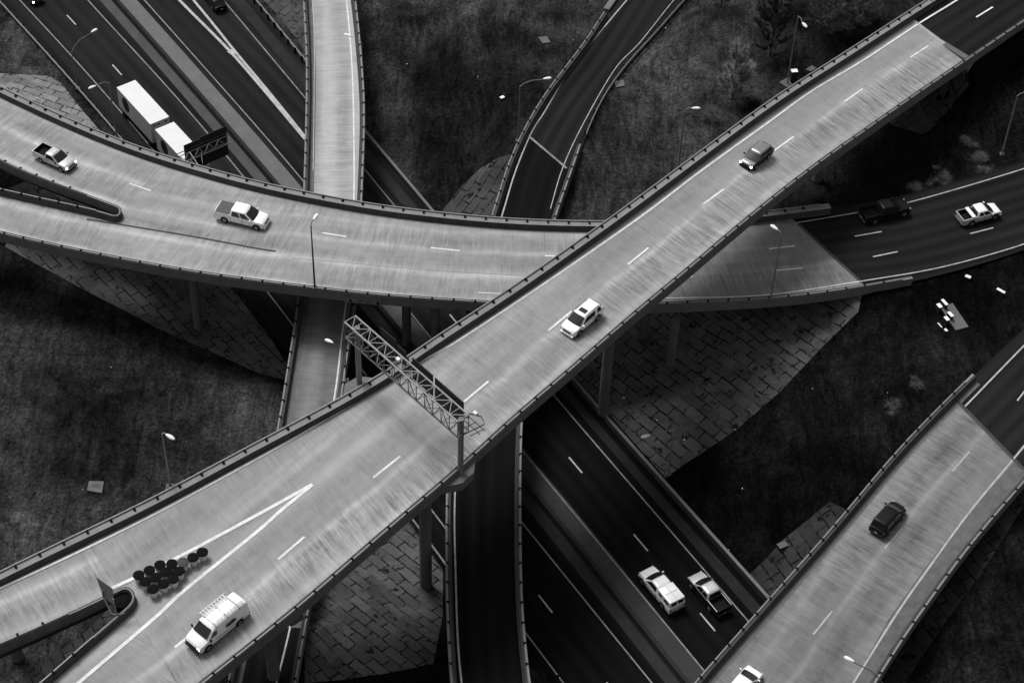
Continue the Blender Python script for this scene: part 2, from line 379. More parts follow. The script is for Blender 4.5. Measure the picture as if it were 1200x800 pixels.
def ribbon(bm, L, Rr, dz, nx=8, thick=0, inset=0, s0=0):
    """surface between L and R with UV in metres; optional slab"""
    uvl = bm.loops.layers.uv.verify(); C = (L + Rr) / 2
    s = s0 + np.r_[0, np.cumsum(np.linalg.norm(np.diff(C[:, :2], axis=0), axis=1))]
    rows = []
    for i in range(len(L)):
        w = Rr[i] - L[i]; wl = np.linalg.norm(w[:2]); row = []
        for k in range(nx + 1):
            t = (inset + (wl - 2 * inset) * k / nx) / wl; p = L[i] + w * t
            row.append((bm.verts.new((p[0], p[1], p[2] + dz)), wl * t))
        rows.append(row)
    for i in range(len(rows) - 1):
        for k in range(nx):
            q = [(rows[i][k], s[i]), (rows[i][k + 1], s[i]), (rows[i + 1][k + 1], s[i + 1]), (rows[i + 1][k], s[i + 1])]
            f = bm.faces.new([a[0][0] for a in q])
            for lp, a in zip(f.loops, q): lp[uvl].uv = (a[1], a[0][1])
    if thick:
        low = []
        for i in range(len(rows)):
            a = rows[i][0][0].co; b = rows[i][-1][0].co
            low.append((bm.verts.new((a.x, a.y, a.z - thick)), bm.verts.new((b.x, b.y, b.z - thick))))
        for i in range(len(rows) - 1):
            bm.faces.new((low[i][0], low[i][1], low[i + 1][1], low[i + 1][0]))
            bm.faces.new((rows[i][0][0], rows[i + 1][0][0], low[i + 1][0], low[i][0]))
            bm.faces.new((rows[i][-1][0], low[i][1], low[i + 1][1], rows[i + 1][-1][0]))
        for i in (0, -1): bm.faces.new([v[0] for v in rows[i]] + [low[i][1], low[i][0]])
def sweep(bm, line, side, prof, mi=None, closed=True, caps=True):
    """profile points (inward offset, height above deck) swept along line; side=+1: inward is to the left"""
    T = tang(line); rings = []
    for p, t in zip(line, T):
        nrm = np.array([-t[1], t[0]]) * side
        rings.append([bm.verts.new((p[0] + nrm[0] * d, p[1] + nrm[1] * d, p[2] + h)) for d, h in prof])
    n = len(prof)
    for a, b in zip(rings, rings[1:]):
        for k in range(n if closed else n - 1):
            f = bm.faces.new((a[k], a[(k + 1) % n], b[(k + 1) % n], b[k]))
            if mi: f.material_index = mi[k]
    if closed and caps:
        bm.faces.new(rings[0]); bm.faces.new(rings[-1][::-1])
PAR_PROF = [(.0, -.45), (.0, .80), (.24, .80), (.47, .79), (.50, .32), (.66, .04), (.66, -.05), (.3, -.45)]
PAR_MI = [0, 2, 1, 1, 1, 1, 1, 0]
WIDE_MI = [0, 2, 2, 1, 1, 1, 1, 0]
PAR_WIDE = [(.0, -.45), (.0, .78), (.40, .78), (.80, .76), (.83, .32), (.88, .04), (.88, -.05), (.3, -.45)]
post_me = {}
def parapet(parent, line, side, rail=True, gutter=0, npost=100, spacing=2.35, inner='parin', label=None, prof=PAR_PROF):
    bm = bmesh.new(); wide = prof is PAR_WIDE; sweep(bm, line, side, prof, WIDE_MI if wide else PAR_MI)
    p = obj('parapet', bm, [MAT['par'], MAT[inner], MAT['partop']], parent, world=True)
    if gutter:
        bm = bmesh.new(); sweep(bm, line, side, [(.6, .012), ((.86 if wide else .66) + gutter, .012)], closed=False); obj('gutter', bm, MAT['dirt'], parent, world=True)
    if label: p['label'] = label
    if not rail: return p
    bm = bmesh.new(); fine = resample(line, .25); T = tang(fine); step = int(round(spacing / .25)); pts = []
    for i in range(0, len(fine) - step, step):
        sweep(bm, fine[[i, i + step // 2, i + step]], side, [(.05, .86), (.05, .95), (.17, .95), (.17, .86)])
        pts.append(i)
    obj('railing', bm, MAT['darkrail'], parent, world=True)
    if 'm' not in post_me:
        b2 = bmesh.new(); box(b2, (0, 0, .88), (.20, .26, .22)); me = bpy.data.meshes.new('rail_post'); b2.to_mesh(me); b2.free(); me.materials.append(MAT['post']); post_me['m'] = me
    inv = Matrix.LocRotScale(parent.location, parent.rotation_euler, None).inverted()
    for i in pts[:npost]:
        t = T[i]; nrm = np.array([-t[1], t[0]]) * side
        o = bpy.data.objects.new('rail_post', post_me['m']); COL.objects.link(o); o.parent = parent
        q = inv @ Vector((fine[i][0] + nrm[0] * (.36 if wide else .16), fine[i][1] + nrm[1] * (.36 if wide else .16), fine[i][2]))
        o.location = q; o.rotation_euler = (0, 0, math.atan2(t[1], t[0]))
    return p
def strip(bm, pts, w, dz, zf=None, step=1.0):
    """painted line of width w along world points"""
    P = resample(np.array([tuple(p) for p in pts]), step); T = tang(P); prev = None
    if len(P) < 2: return
    for p, t in zip(P, T):
        z = (zf(p[0], p[1]) if zf else p[2]) + dz
        a = bm.verts.new((p[0] - t[1] * w / 2, p[1] + t[0] * w / 2, z)); b = bm.verts.new((p[0] + t[1] * w / 2, p[1] - t[0] * w / 2, z))
        if prev: bm.faces.new((prev[0], prev[1], b, a))
        prev = (a, b)
def line_on(bm, road, px, w=.15, dz=.03, smooth=True):
    c = catmull(px, 6) if smooth and len(px) > 2 else np.array(px, float)
    strip(bm, [road.at(p) for p in c], w, dz, road.z)
def keyz(axis, tab):
    ks, vs = zip(*tab)
    return lambda p: float(np.interp(p[axis], ks, vs))

# ------------------------------------------------------------------ traced road edges (outer parapet edge; z = deck height)
zA = keyz(0, [(-60, 20.3), (240, 21.2), (500, 22.2), (700, 21.8), (900, 19.2), (1065, 16.2), (1200, 14.2), (1270, 13.4)])
zC = keyz(0, [(-60, 11.0), (200, 11.6), (450, 12.2), (700, 11.6), (900, 9.8), (1010, 8.9), (1260, 7.6)])
zB = keyz(1, [(-60, 6.4), (250, 6.3), (500, 5.8), (735, 5.0), (860, 4.4)])
zD = keyz(1, [(-60, 4.6), (170, 5.6), (400, 6.3), (600, 6.2), (780, 5.4), (860, 5.0)])
zE = keyz(1, [(380, 8.6), (545, 8.6), (700, 8.4), (860, 8.0)])
z0 = lambda p: 0.0
A_up = edge_world([(-70, 703), (0, 669), (75, 632), (150, 597), (225, 558), (300, 517.5), (342, 496), (392, 469), (435, 445), (468, 424), (500, 400.5), (600, 335.5), (713, 256), (787, 201.5), (900, 118.5), (985, 64), (1065, 12.5), (1120, -22), (1200, -72)], zA, .82)
A_lo = edge_world([(150, 872), (240, 800), (300, 753), (372, 694), (415, 656), (480, 600), (545, 545), (600, 493.5), (660, 442.5), (709, 400), (750, 364), (804, 319.5), (872, 261.5), (950, 199.5), (1001, 163.5), (1064, 119), (1140, 67), (1200, 26), (1260, -14)], zA, .82)
A_gl = edge_world([(-70, 784), (0, 756), (47, 735), (87, 717), (125, 700), (137, 694)], zA, .82)         # lower edge of the left branch
A_gr = edge_world([(-15, 850), (20, 822), (50, 797), (100, 752), (136, 722), (147, 712)], zA, .82)         # upper edge of the main branch
C_up = edge_world([(-60, 70), (0, 101), (75, 136), (137, 162), (200, 184), (300, 212), (367, 226), (435, 238.5), (510, 248), (600, 256), (707, 259), (800, 256), (900, 247), (971, 238)], zC, .82)
C_lo = edge_world([(-60, 258), (0, 274), (75, 291), (150, 306), (225, 319.5), (300, 330), (352, 336.5), (407, 343), (460, 348), (515, 352), (565, 355), (640, 358), (700, 359), (772, 357), (840, 354), (900, 350.5), (942, 347), (992, 340), (1020, 335), (1047, 330.5), (1070, 326)], zC, .82)
C_gu = edge_world([(-60, 153), (0, 189), (17, 197.5), (65, 216), (107, 231), (136, 242)], zC, .82)          # lower edge of the upper branch
C_gl = edge_world([(-60, 207), (0, 221), (67, 236), (122, 248), (137, 252)], zC, .82)                     # upper edge of the lower branch
B_l = edge_world([(352, -60), (355, 0), (358.5, 75), (357.5, 150), (356, 200), (353, 280), (348.7, 350), (341, 400), (324, 505), (304, 610), (283, 720), (266, 800), (253, 860)], zB, .9)
B_r = edge_world([(410, -60), (417.5, 0), (422.5, 45), (427.5, 110), (427.5, 162), (426, 200), (422, 290), (417, 355), (410, 400), (402, 460), (385, 580), (365, 700), (349, 790), (336, 860)], zB, .9)
D_l = edge_world([(775, -75), (746, -40), (716, 0), (687, 45), (662, 78), (641, 105), (620, 138), (600, 178), (588, 212), (576, 252), (560, 300), (545, 370), (532, 450), (524, 540), (522.3, 600), (522.3, 700), (526, 775), (532, 850)], zD, .9)
D_r = edge_world([(860, -60), (829, -32), (799, 0), (762, 42), (732, 74), (704, 115), (685, 158), (671, 200), (651, 256), (638, 310), (625, 380), (617, 440), (612.5, 495), (611, 600), (612.5, 700), (616, 745), (622, 800), (630, 850)], zD, .9)
E_l = edge_world([(770, 852), (812, 800), (850, 757), (900, 701), (950, 645), (989, 600), (1055, 522), (1117, 459), (1160, 417), (1215, 366), (1250, 335)], zE, .9)
E_r = edge_world([(995, 852), (1028, 798), (1062, 744), (1092, 702), (1121, 661), (1150, 624), (1171, 599), (1200, 566), (1245, 514), (1290, 466)], zE, .9)
CR_u = edge_world([(900, 249), (971, 243), (1010, 239), (1050, 231), (1100, 218), (1150, 204), (1200, 188), (1260, 165)], zC, 0)
CR_l = edge_world([(900, 356), (960, 350), (1020, 340), (1072, 329), (1120, 318), (1170, 303), (1200, 293), (1260, 270)], zC, 0)
RA, RC, RB, RD, RE = Road(A_up, A_lo), Road(C_up, C_lo), Road(B_l, B_r), Road(D_l, D_r), Road(E_l, E_r)
RCR = Road(CR_u, CR_l)
def straight(px, it=30, step=2.0): return smoothw(resample(np.array([unproj(p, 0) for p in px]), step), it)
HW_l = straight([(-110, -120), (0, 6), (40, 48), (85, 99), (140, 161), (300, 362), (327, 400), (480, 607), (521, 662), (600, 770), (700, 905)])
HW_r = straight([(160, -160), (290, -8), (327, 36), (357, 75), (429, 160), (502, 246), (667, 445), (805, 600), (895, 700), (985, 800), (1060, 890)])
RH = Road(HW_l, HW_r)

# ------------------------------------------------------------------ terrain
CT = [((-60, 20), 1), ((20, 60), 1), ((0, 130), 1), ((60, 140), .6), ((20, -60), 1), ((-80, 400), 3.5), ((0, 330), 1.8), ((60, 430), 3), ((150, 520), 3.2), ((0, 600), 4), ((250, 470), 2),
      ((150, 400), 1.6), ((233, 384), .9), ((-60, 700), 4), ((100, 640), 4), ((60, 800), 4), ((-50, 900), 5), ((200, 850), 5), ((340, 20), 1.2), ((310, -60), 2), ((450, 60), 2.0), ((500, 150), 2.2), ((550, 60), 4),
      ((470, -60), 3), ((600, -80), 4.5), ((530, 220), 2.4), ((640, 20), 5), ((720, 160), 5.3), ((700, 240), 4.5), ((760, 100), 6), ((830, 60), 7), ((780, 180), 5.5), ((900, 40), 8.5), ((850, -60), 8), ((1000, -40), 11), ((950, 90), 8.5), ((1040, 0), 12.5),
      ((900, 150), 6.5), ((950, 215), 7), ((1000, 200), 7.6), ((1080, 160), 8.0), ((1125, 85), 11.5), ((1110, 115), 10), ((1150, 160), 8.2), ((1200, 100), 9.5), ((1250, 60), 9.5), ((1270, 150), 8.5), ((750, 420), 2.3), ((780, 425), 2.6), ((700, 400), 1.8),
      ((900, 400), 5), ((990, 350), 7.6), ((930, 360), 6.2), ((850, 500), 2.8), ((790, 550), 1.0), ((960, 480), 5.2), ((1050, 400), 7.4), ((1150, 360), 7.4), ((1250, 320), 7.2), ((1100, 450), 7.7), ((1050, 500), 6.4), ((950, 580), 3.8), ((880, 640), 1.2), ((850, 580), 1.4),
      ((1000, 560), 5.2), ((920, 640), 2.4), ((1200, 640), 6.8), ((1120, 740), 5), ((1060, 800), 3), ((1200, 800), 5), ((1000, 850), .8), ((1270, 560), 7.6), ((400, 780), 3.2), ((400, 720), 2.4), ((480, 700), .5), ((500, 770), 2.8), ((440, 640), 1.0), ((370, 760), 4), ((400, 850), 4.2), ((490, 840), 4.2),
      ((560, 780), 2.5), ((560, 850), 4.4), ((310, 850), 4.2), ((330, 720), 3.4)]
CTW = np.array([unproj(p, z) for p, z in CT])
def seg_dist(C, x, y):
    """distance to a polyline, and index of nearest vertex, vectorised"""
    D = (x[..., None] - C[:, 0]) ** 2 + (y[..., None] - C[:, 1]) ** 2; i = np.argmin(D, -1)
    return i, D
def corridor(L, Rr, x, y):
    """signed distance outside a corridor (negative inside), and centre height"""
    C = (L + Rr) / 2; T = tang(C); i, _ = seg_dist(C, x, y)
    dx, dy = x - C[i, 0], y - C[i, 1]; lat = np.abs(-T[i, 1] * dx + T[i, 0] * dy); al = dx * T[i, 0] + dy * T[i, 1]
    hw = np.linalg.norm((L - Rr)[i, :2], axis=-1) / 2
    end = np.where((i == 0) & (al < 0), -al, np.where((i == len(C) - 1) & (al > 0), al, 0))
    sl = -T[i, 1] * dx + T[i, 0] * dy; ll = -T[i, 1] * (L - C)[i, 0] + T[i, 0] * (L - C)[i, 1]
    t = np.clip(.5 + .5 * sl / np.where(np.abs(ll) < .1, 1, ll), 0, 1)
    return np.maximum(lat - hw, end), L[i, 2] * t + Rr[i, 2] * (1 - t)
def sub(L, Rr, axis, lo=None, hi=None):
    """part of a corridor selected on world x or y"""
    C = (L + Rr) / 2; m = np.ones(len(C), bool)
    if lo is not None: m &= C[:, axis] > lo
    if hi is not None: m &= C[:, axis] < hi
    return L[m], Rr[m]
def at_end(L, Rr, px, z, first):
    """split a road where it crosses the pixel px at height z; first=True keeps the beginning"""
    w = unproj(px, z); C = (L + Rr) / 2; i = int(np.argmin((C[:, 0] - w[0]) ** 2 + (C[:, 1] - w[1]) ** 2))
    return (L[:i + 1], Rr[:i + 1]) if first else (L[i:], Rr[i:])
gD1 = at_end(RD.L, RD.R, (640, 176), 5.6, True)
gD2 = at_end(RD.L, RD.R, (572, 790), 5.4, False)
gB = at_end(RB.L, RB.R, (316, 738), 5.0, False)
gE = at_end(RE.L, RE.R, (1160, 505), 8.6, False)
gA = at_end(RA.L, RA.R, (1102, 42), 15.6, False)
gC = at_end(RCR.L, RCR.R, (1000, 292), 8.9, False)
GR = [(gD1, 5), (gD2, 3), (gB, 3), (gE, 5), (gA, 3.5), (gC, 6)]
def sstep(t): t = np.clip(t, 0, 1); return t * t * (3 - 2 * t)
def terr(x, y):
    x = np.asarray(x, float); y = np.asarray(y, float)
    D = (x[..., None] - CTW[:, 0]) ** 2 + (y[..., None] - CTW[:, 1]) ** 2 + 9.0
    w = D ** -1.7; z = (w * CTW[:, 2]).sum(-1) / w.sum(-1)
    z = z + .12 * np.sin(x * .31 + y * .17) + .10 * np.sin(x * .13 - y * .41)
    d, _ = corridor(RH.L, RH.R, x, y); z = z * sstep((d - .3) / 9) + (-.15) * (1 - sstep((d - .3) / 9))
    for (L, Rr), fo in GR:
        d, zc = corridor(L, Rr, x, y); k = sstep((d - .2) / fo); z = z * k + (zc - .28) * (1 - k)
    return z
def on_ground(p, dz=0.):
    z = 3.0
    for _ in range(25):
        q = unproj(p, z + dz); z = .5 * z + .5 * float(terr(q[0], q[1]))
    return Vector((q[0], q[1], z + dz))
xs = np.r_[np.linspace(-420, -100, 17)[:-1], np.arange(-100, 101, 1.0), np.linspace(100, 420, 17)[1:]]
ys = np.r_[np.linspace(-150, 80, 12)[:-1], np.arange(80, 251, 1.0), np.linspace(251, 700, 22)[1:]]
X, Y = np.meshgrid(xs, ys, indexing='ij')
Z = np.concatenate([terr(X[k:k + 16], Y[k:k + 16]) for k in range(0, len(xs), 16)])
nx_, ny_ = X.shape
me = bpy.data.meshes.new('ground')
vid = np.arange(nx_ * ny_).reshape(nx_, ny_)
fc = np.stack([vid[:-1, :-1], vid[1:, :-1], vid[1:, 1:], vid[:-1, 1:]], -1).reshape(-1, 4)
me.from_pydata(np.stack([X, Y, Z], -1).reshape(-1, 3).tolist(), [], fc.tolist()); me.materials.append(MAT['grass'])
me.polygons.foreach_set('use_smooth', [True] * len(me.polygons))
g = bpy.data.objects.new('ground', me); COL.objects.link(g); tag(g, kind='structure')
def drape(name, px, mat, dz, step=1.0, world=None):
    """ground sheet inside a traced outline, lying on the terrain"""
    if not world:
        q_ = []
        for a_, b_ in zip(px, px[1:] + px[:1]):
            k_n = max(1, int(math.hypot(b_[0] - a_[0], b_[1] - a_[1]) / 12)); q_ += [(a_[0] + (b_[0] - a_[0]) * k / k_n, a_[1] + (b_[1] - a_[1]) * k / k_n) for k in range(k_n)]
        px = q_
    P = [Vector(p) for p in world] if world else [on_ground(p, dz) for p in px]
    bm = bmesh.new(); bm.faces.new([bm.verts.new((p.x, p.y, 0)) for p in P]); bmesh.ops.triangulate(bm, faces=bm.faces[:])
    a = np.array([(p.x, p.y) for p in P]); lo, hi = a.min(0), a.max(0)
    for ax in (0, 1):
        v = math.ceil(lo[ax] / step) * step
        while v < hi[ax]:
            co = [0, 0, 0]; no = [0, 0, 0]; co[ax] = v; no[ax] = 1
            bmesh.ops.bisect_plane(bm, geom=bm.verts[:] + bm.edges[:] + bm.faces[:], dist=1e-5, plane_co=co, plane_no=no); v += step
    bm.verts.ensure_lookup_table(); c = np.array([(v.co.x, v.co.y) for v in bm.verts]); z = terr(c[:, 0], c[:, 1])
    for v, q in zip(bm.verts, z): v.co.z = q + dz
    o = obj(name, bm, mat); tag(o, kind='structure'); return o

# ------------------------------------------------------------------ highway at ground level (z = 0)
def sheet(name, L, Rr, dz, mat, nx=6, kind='structure', s0=0, t0=0):
    bm = bmesh.new(); ribbon(bm, L, Rr, dz, nx); o = obj(name, bm, mat); return tag(o, kind=kind)
def hline(px, it=20): return extend(straight(px, it), 15)
e_LL = hline([(-80, -112), (22.5, 0), (86, 67), (180, 175), (315, 343), (339, 375), (507, 600), (522, 618), (617, 742), (661, 800), (720, 880)])
e_LD = hline([(0, -64), (79, 18), (131.5, 75), (245, 205), (560, 606), (631, 696.5), (704, 790), (760, 862)])
e_LR = hline([(0, -118), (102, 0), (195, 100), (250, 163), (611, 611), (764, 800), (820, 868)])
e_RL = hline([(60, -122), (169, 0), (300, 147), (346, 200), (481, 366), (505, 396), (612, 528), (672, 600), (825, 785), (880, 852)])
e_RR = hline([(130, -150), (262, 0), (300, 46), (357, 114), (429, 200), (462, 241), (647, 461), (767, 600), (875, 725), (960, 824)])
def offset(P, d):
    T = tang(P); Q = P.copy(); Q[:, 0] += -T[:, 1] * d; Q[:, 1] += T[:, 0] * d; return Q
sheet('highway', extend(RH.L, 60), extend(RH.R, 60), -.02, MAT['asph'], 10)
gm = hline([(20, -126), (134, 0), (204.5, 80), (290, 178), (645, 602), (802, 800), (860, 872)])   # median barrier centre line
# direction check: on these lines the left-hand normal points to the upper right of the picture
sgn = 1.0 if (offset(gm, 1.0)[10][0] > gm[10][0]) else -1.0
sheet('median_shoulder', offset(gm, -sgn * .34), offset(gm, -sgn * 1.6), -.01, MAT['shoulder'], 2)
def match_to(L, Rr):
    r = Road(L, Rr); return r.L, r.R
a_, b_ = match_to(offset(gm, sgn * .34), offset(gm, sgn * 2.5)); sheet('median_shoulder', a_, b_, -.01, MAT['shoulder2'], 2)
a_, b_ = match_to(offset(e_RR, sgn * .9), offset(extend(HW_r, 15), -sgn * .9)); sheet('outer_shoulder', a_, b_, -.01, MAT['darkshoulder'], 2)
bm = bmesh.new()
for P in (e_LL, e_LR, e_RL, e_RR): strip(bm, P, .15, 0.0)
tag(obj('edge_lines', bm, MAT['edgeline']), kind='structure'); bm = bmesh.new()
def dashes(bm, P, start_px, n0, n1, zf=None, z=0., w=.17, dash=2.7, per=12.19, dz=0.):
    q = unproj(start_px, z); Pf = resample(P, .5); i0 = int(np.argmin((Pf[:, 0] - q[0]) ** 2 + (Pf[:, 1] - q[1]) ** 2))
    for k in range(n0, n1):
        i = i0 + int(round(k * per / .5)); j = i + int(round(dash / .5))
        if i >= 0 and j < len(Pf): strip(bm, Pf[i:j + 1], w, dz, zf)
dashes(bm, e_LD, (79, 18), -3, 1); dashes(bm, e_LD, (131.5, 75), 0, 6); dashes(bm, e_LD, (631, 696.5), -2, 4)
e_RD = hline([(357, 163), (520, 360), (667, 536), (741.5, 624), (822, 720), (900, 812)])
dashes(bm, e_RD, (667, 536), -5, 1); dashes(bm, e_RD, (741.5, 624), 0, 1); dashes(bm, e_RD, (822, 720), 0, 4)
for px, w in (([(135, -88), (209, 0), (240, 30), (271, 61), (302, 97), (360, 166), (400, 213)], .38), ([(160, -85), (226, 0), (250, 28), (273, 58), (302, 92), (330, 126), (357, 160), (400, 212)], .34)):
    strip(bm, straight(px, 4), w, .004 if w > .36 else .008)
cap = [unproj(p, 0) for p in ((269, 59), (275, 63))]; strip(bm, cap, .9, .012, step=.4)
tag(obj('lane_markings', bm, MAT['line']), kind='structure')

# barriers and rails along the highway
def lump(name, line, side, prof, mat, label, cat, mi=None, z=None):
    L_ = line if z is None else np.c_[line[:, :2], z]
    e = empty(name, tuple(L_[len(L_) // 2]), 0, label, cat); bm = bmesh.new(); sweep(bm, L_, side, prof, mi)
    obj('wall_body', bm, mat, e, world=True); return e
lump('median_barrier', gm, 1, [(-.36, -.1), (-.34, .10), (-.26, .35), (-.22, .70), (.22, .70), (.26, .35), (.34, .10), (.36, -.1)], MAT['barrier'], 'long grimy concrete barrier between the two highway carriageways', 'barrier')
def guardrail(line, side, label, post_sp=1.9, n=100, zf=None):
    L_ = resample(line, .5)
    if zf is not None: L_[:, 2] = [zf(p) for p in L_]
    e = empty('guardrail', tuple(L_[len(L_) // 2]), 0, label, 'guardrail')
    bm = bmesh.new(); sweep(bm, L_, side, [(0, .45), (.06, .50), (.0, .58), (.06, .66), (.0, .74), (.04, .76), (.12, .66), (.08, .58), (.12, .50), (.04, .44)]); obj('rail', bm, MAT['rail'], e, world=True)
    if 'g' not in post_me:
        b2 = bmesh.new(); box(b2, (0, 0, .3), (.22, .22, .95)); m2 = bpy.data.meshes.new('post'); b2.to_mesh(m2); b2.free(); m2.materials.append(MAT['post']); post_me['g'] = m2
    T = tang(L_); k = 0
    for i in range(0, len(L_), max(1, int(round(post_sp / .5)))):
        if k >= n: break
        o = bpy.data.objects.new('post', post_me['g']); COL.objects.link(o); o.parent = e; t = T[i]; d = -.14 * side
        o.location = Vector((L_[i][0] - t[1] * d, L_[i][1] + t[0] * d, L_[i][2])) - e.location; o.rotation_euler = (0, 0, math.atan2(t[1], t[0])); k += 1
    return e
def cut(P, p0, p1, z=0.):
    a, b = unproj(p0, z), unproj(p1, z); i = int(np.argmin(((P - a)[:, :2] ** 2).sum(1))); j = int(np.argmin(((P - b)[:, :2] ** 2).sum(1)))
    return P[min(i, j):max(i, j) + 1]
guardrail(cut(HW_l, (-60, -66), (250, 300)), -sgn, 'steel guardrail with dark posts along the grass at the upper left of the highway')
guardrail(cut(HW_l, (470, 592), (640, 825)), -sgn, 'thin steel guardrail between dark highway and concrete block slope at bottom centre')
guardrail(cut(HW_r, (250, -58), (380, 102)), sgn, 'steel guardrail on the far side of the highway left of the pale vertical ramp')
lump('roadside_wall', cut(HW_r, (415, 144), (1050, 880)), 1, [(-.17, -.2), (-.17, .8), (.17, .8), (.17, -.2)], [MAT['wall'], MAT['par']], 'low concrete wall running beside the right shoulder of the highway', 'wall', mi=[0, 1, 0, 0])

# ------------------------------------------------------------------ slope paving, embankment patches
drape('slope_paving', [(-70, 80), (0, 86), (57, 89), (72, 98), (92, 124), (128, 166), (128, 200), (0, 175), (-70, 150)], PAV[0], .07)
drape('slope_paving', [(300, -8), (318, 10), (330, 22), (357, 60), (375, 82), (385, 40), (375, -40), (300, -40)], PAV[2], .07)
drape('slope_paving', [(522, 262), (519, 246), (541, 218), (562, 198), (586, 184), (607, 180), (598, 280)], PAV[2], .07)
drape('slope_paving', [(-60, 250), (25, 300), (63, 320), (95, 338), (150, 366), (185, 385), (250, 413), (300, 436), (333, 445), (345, 440), (318, 398), (272, 338), (255, 312), (190, 240), (60, 200)], PAV[1], .07)
drape('slope_paving', [(655, 418), (672, 440), (700, 470), (740, 515), (780, 560), (800, 545), (860, 506), (913, 460), (965, 405), (1006, 365), (1012, 335), (960, 320), (800, 300), (700, 350)], PAV[1], .07)
drape('slope_paving', [(345, 700), (357, 746), (357, 800), (400, 796), (450, 789), (508, 777), (519, 720), (519, 668), (470, 600), (430, 590), (380, 650)], PAV[3], .07)
drape('slope_paving', [(900, 652), (915, 634), (950, 606), (972, 588), (1000, 600), (1000, 700), (870, 740), (850, 700)], PAV[4], .07)
drape('slope_paving', [(1030, 800), (1060, 803), (1078, 772), (1110, 726), (1150, 672), (1190, 608), (1215, 572), (1170, 580), (1090, 690)], PAV[4], .07)
drape('slope_paving', [(1042, 146), (1082, 158), (1095, 148), (1136, 100), (1134, 84), (1120, 78), (1060, 110)], PAV[4], .16)
drape('slope_paving', [(20, 800), (100, 740), (140, 700), (170, 760), (100, 860), (-60, 860), (-60, 790)], PAV[4], .07)

# ------------------------------------------------------------------ bridges
def inward(edge, other):
    """+1 when the left-hand normal of `edge` points towards `other`"""
    i = len(edge) // 2; T = tang(edge)[i]; j = int(np.argmin(((other[:, :2] - edge[i, :2]) ** 2).sum(1)))
    return 1 if (-T[1] * (other[j] - edge[i])[0] + T[0] * (other[j] - edge[i])[1]) > 0 else -1
def vplane(bm, p, q, keep):
    """cut bm with the vertical plane through p,q and keep the side of `keep`"""
    n = Vector((-(q - p)[1], (q - p)[0], 0)).normalized()
    if (Vector((keep[0], keep[1], 0)) - Vector((p[0], p[1], 0))).dot(n) > 0: n = -n
    bmesh.ops.bisect_plane(bm, geom=bm.verts[:] + bm.edges[:] + bm.faces[:], dist=1e-4, plane_co=(p[0], p[1], 0), plane_no=n, clear_outer=True)
def deck_part(parent, L, Rr, mat, dz=0., clips=(), name='deck', thick=.24, nx=8, inset=.25):
    bm = bmesh.new(); ribbon(bm, L, Rr, dz, nx, thick, inset)
    for c in clips: vplane(bm, *c)
    return obj(name, bm, mat, parent, world=True)
def girders(parent, L, Rr, n=4, depth=1.25, rng=None):
    for k in range(n):
        t = .09 + .82 * k / (n - 1); P = L + (Rr - L) * t
        if rng: P = P[rng[0]:rng[1]]
        bm = bmesh.new(); sweep(bm, P, 1, [(-.25, -.24), (.25, -.24), (.25, -.24 - depth), (-.25, -.24 - depth)])
        obj('girder', bm, MAT['girder'], parent, world=True)
def pier(parent, p, zg, ztop, r, cap=None, capdir=0, taper=1.0):
    bm = bmesh.new(); tube(bm, [(p[0], p[1], zg - .8), (p[0], p[1], ztop - (1.3 if cap else 0))], r, 28, r * taper)
    o = obj('pier', bm, MAT['pier'], parent, smooth=40, world=True)
    if cap:
        b2 = bmesh.new(); c, s_ = math.cos(capdir), math.sin(capdir); h = cap / 2
        prof = [(-h, 0), (h, 0), (h, -.6), (r * 1.3, -1.35), (-r * 1.3, -1.35), (-h, -.6)]; w = .65
        loft(b2, [[(p[0] + a * c - e * s_, p[1] + a * s_ + e * c, ztop + z) for a, z in prof] for e in (-w, w)])
        q = obj('pier_cap', b2, MAT['pier'], parent, world=True)
def lane_marks(parent, build, name='lane_markings', mat='deckline'):
    bm = bmesh.new(); build(bm); return obj(name, bm, MAT[mat], parent, world=True)
def cut_idx(L, Rr, w):
    """index of the section passing nearest to world point w"""
    best = []
    for a, b in zip(L, Rr):
        d = (b - a)[:2]; t = np.clip(((w - a)[:2] @ d) / (d @ d), 0, 1); best.append(np.linalg.norm((a[:2] + d * t) - w[:2]))
    return int(np.argmin(best))

# --- A: the highest bridge, running from lower left to upper right
bA = empty('highway_bridge', tuple(RA.C[len(RA.C) // 2]), 0, 'highest bridge, wide pale deck running diagonally from lower left to upper right', 'bridge', 'bridges of the stacked interchange')
jA = (unproj((1066, 21), 16.2), unproj((1134, 68), 15.6))
gA_ = unproj((150.8, 697.6), zA((152, 698)))
ig = cut_idx(RA.L, RA.R, gA_)
inA, outA = unproj((900, 180), 19), unproj((1200, -10), 14)
deck_part(bA, RA.R[ig:], RA.L[ig:], MAT['deckA'], 0, [(jA[0], jA[1], inA)])
k_ = cut_idx(RA.L, RA.R, unproj((150, 640), 20.8))
u_ = RA.L[:ig + 4]; rr = Road(u_, extend(A_gl, 10)); deck_part(bA, rr.R, rr.L, MAT['deckA'], -.006)
rr2 = Road(extend(A_gr, 16), A_lo[:cut_idx(A_lo, A_lo + .001, RA.R[ig]) + 12]); deck_part(bA, rr2.R, rr2.L, MAT['deckA'], -.012)
girders(bA, rr.L[:-4], rr.R[:-4], 3); girders(bA, rr2.L[:-12], rr2.R[:-12], 3)
sA = inward(A_up, A_lo)
jiu = int(np.argmin(((A_up - jA[0])[:, :2] ** 2).sum(1))); jil = int(np.argmin(((A_lo - jA[1])[:, :2] ** 2).sum(1)))
girders(bA, RA.L, RA.R, 5, rng=(ig, min(len(RA.L), jiu - 2)))
parapet(bA, A_up, sA, gutter=.10, prof=PAR_WIDE); 
parapet(bA, A_lo, -sA)
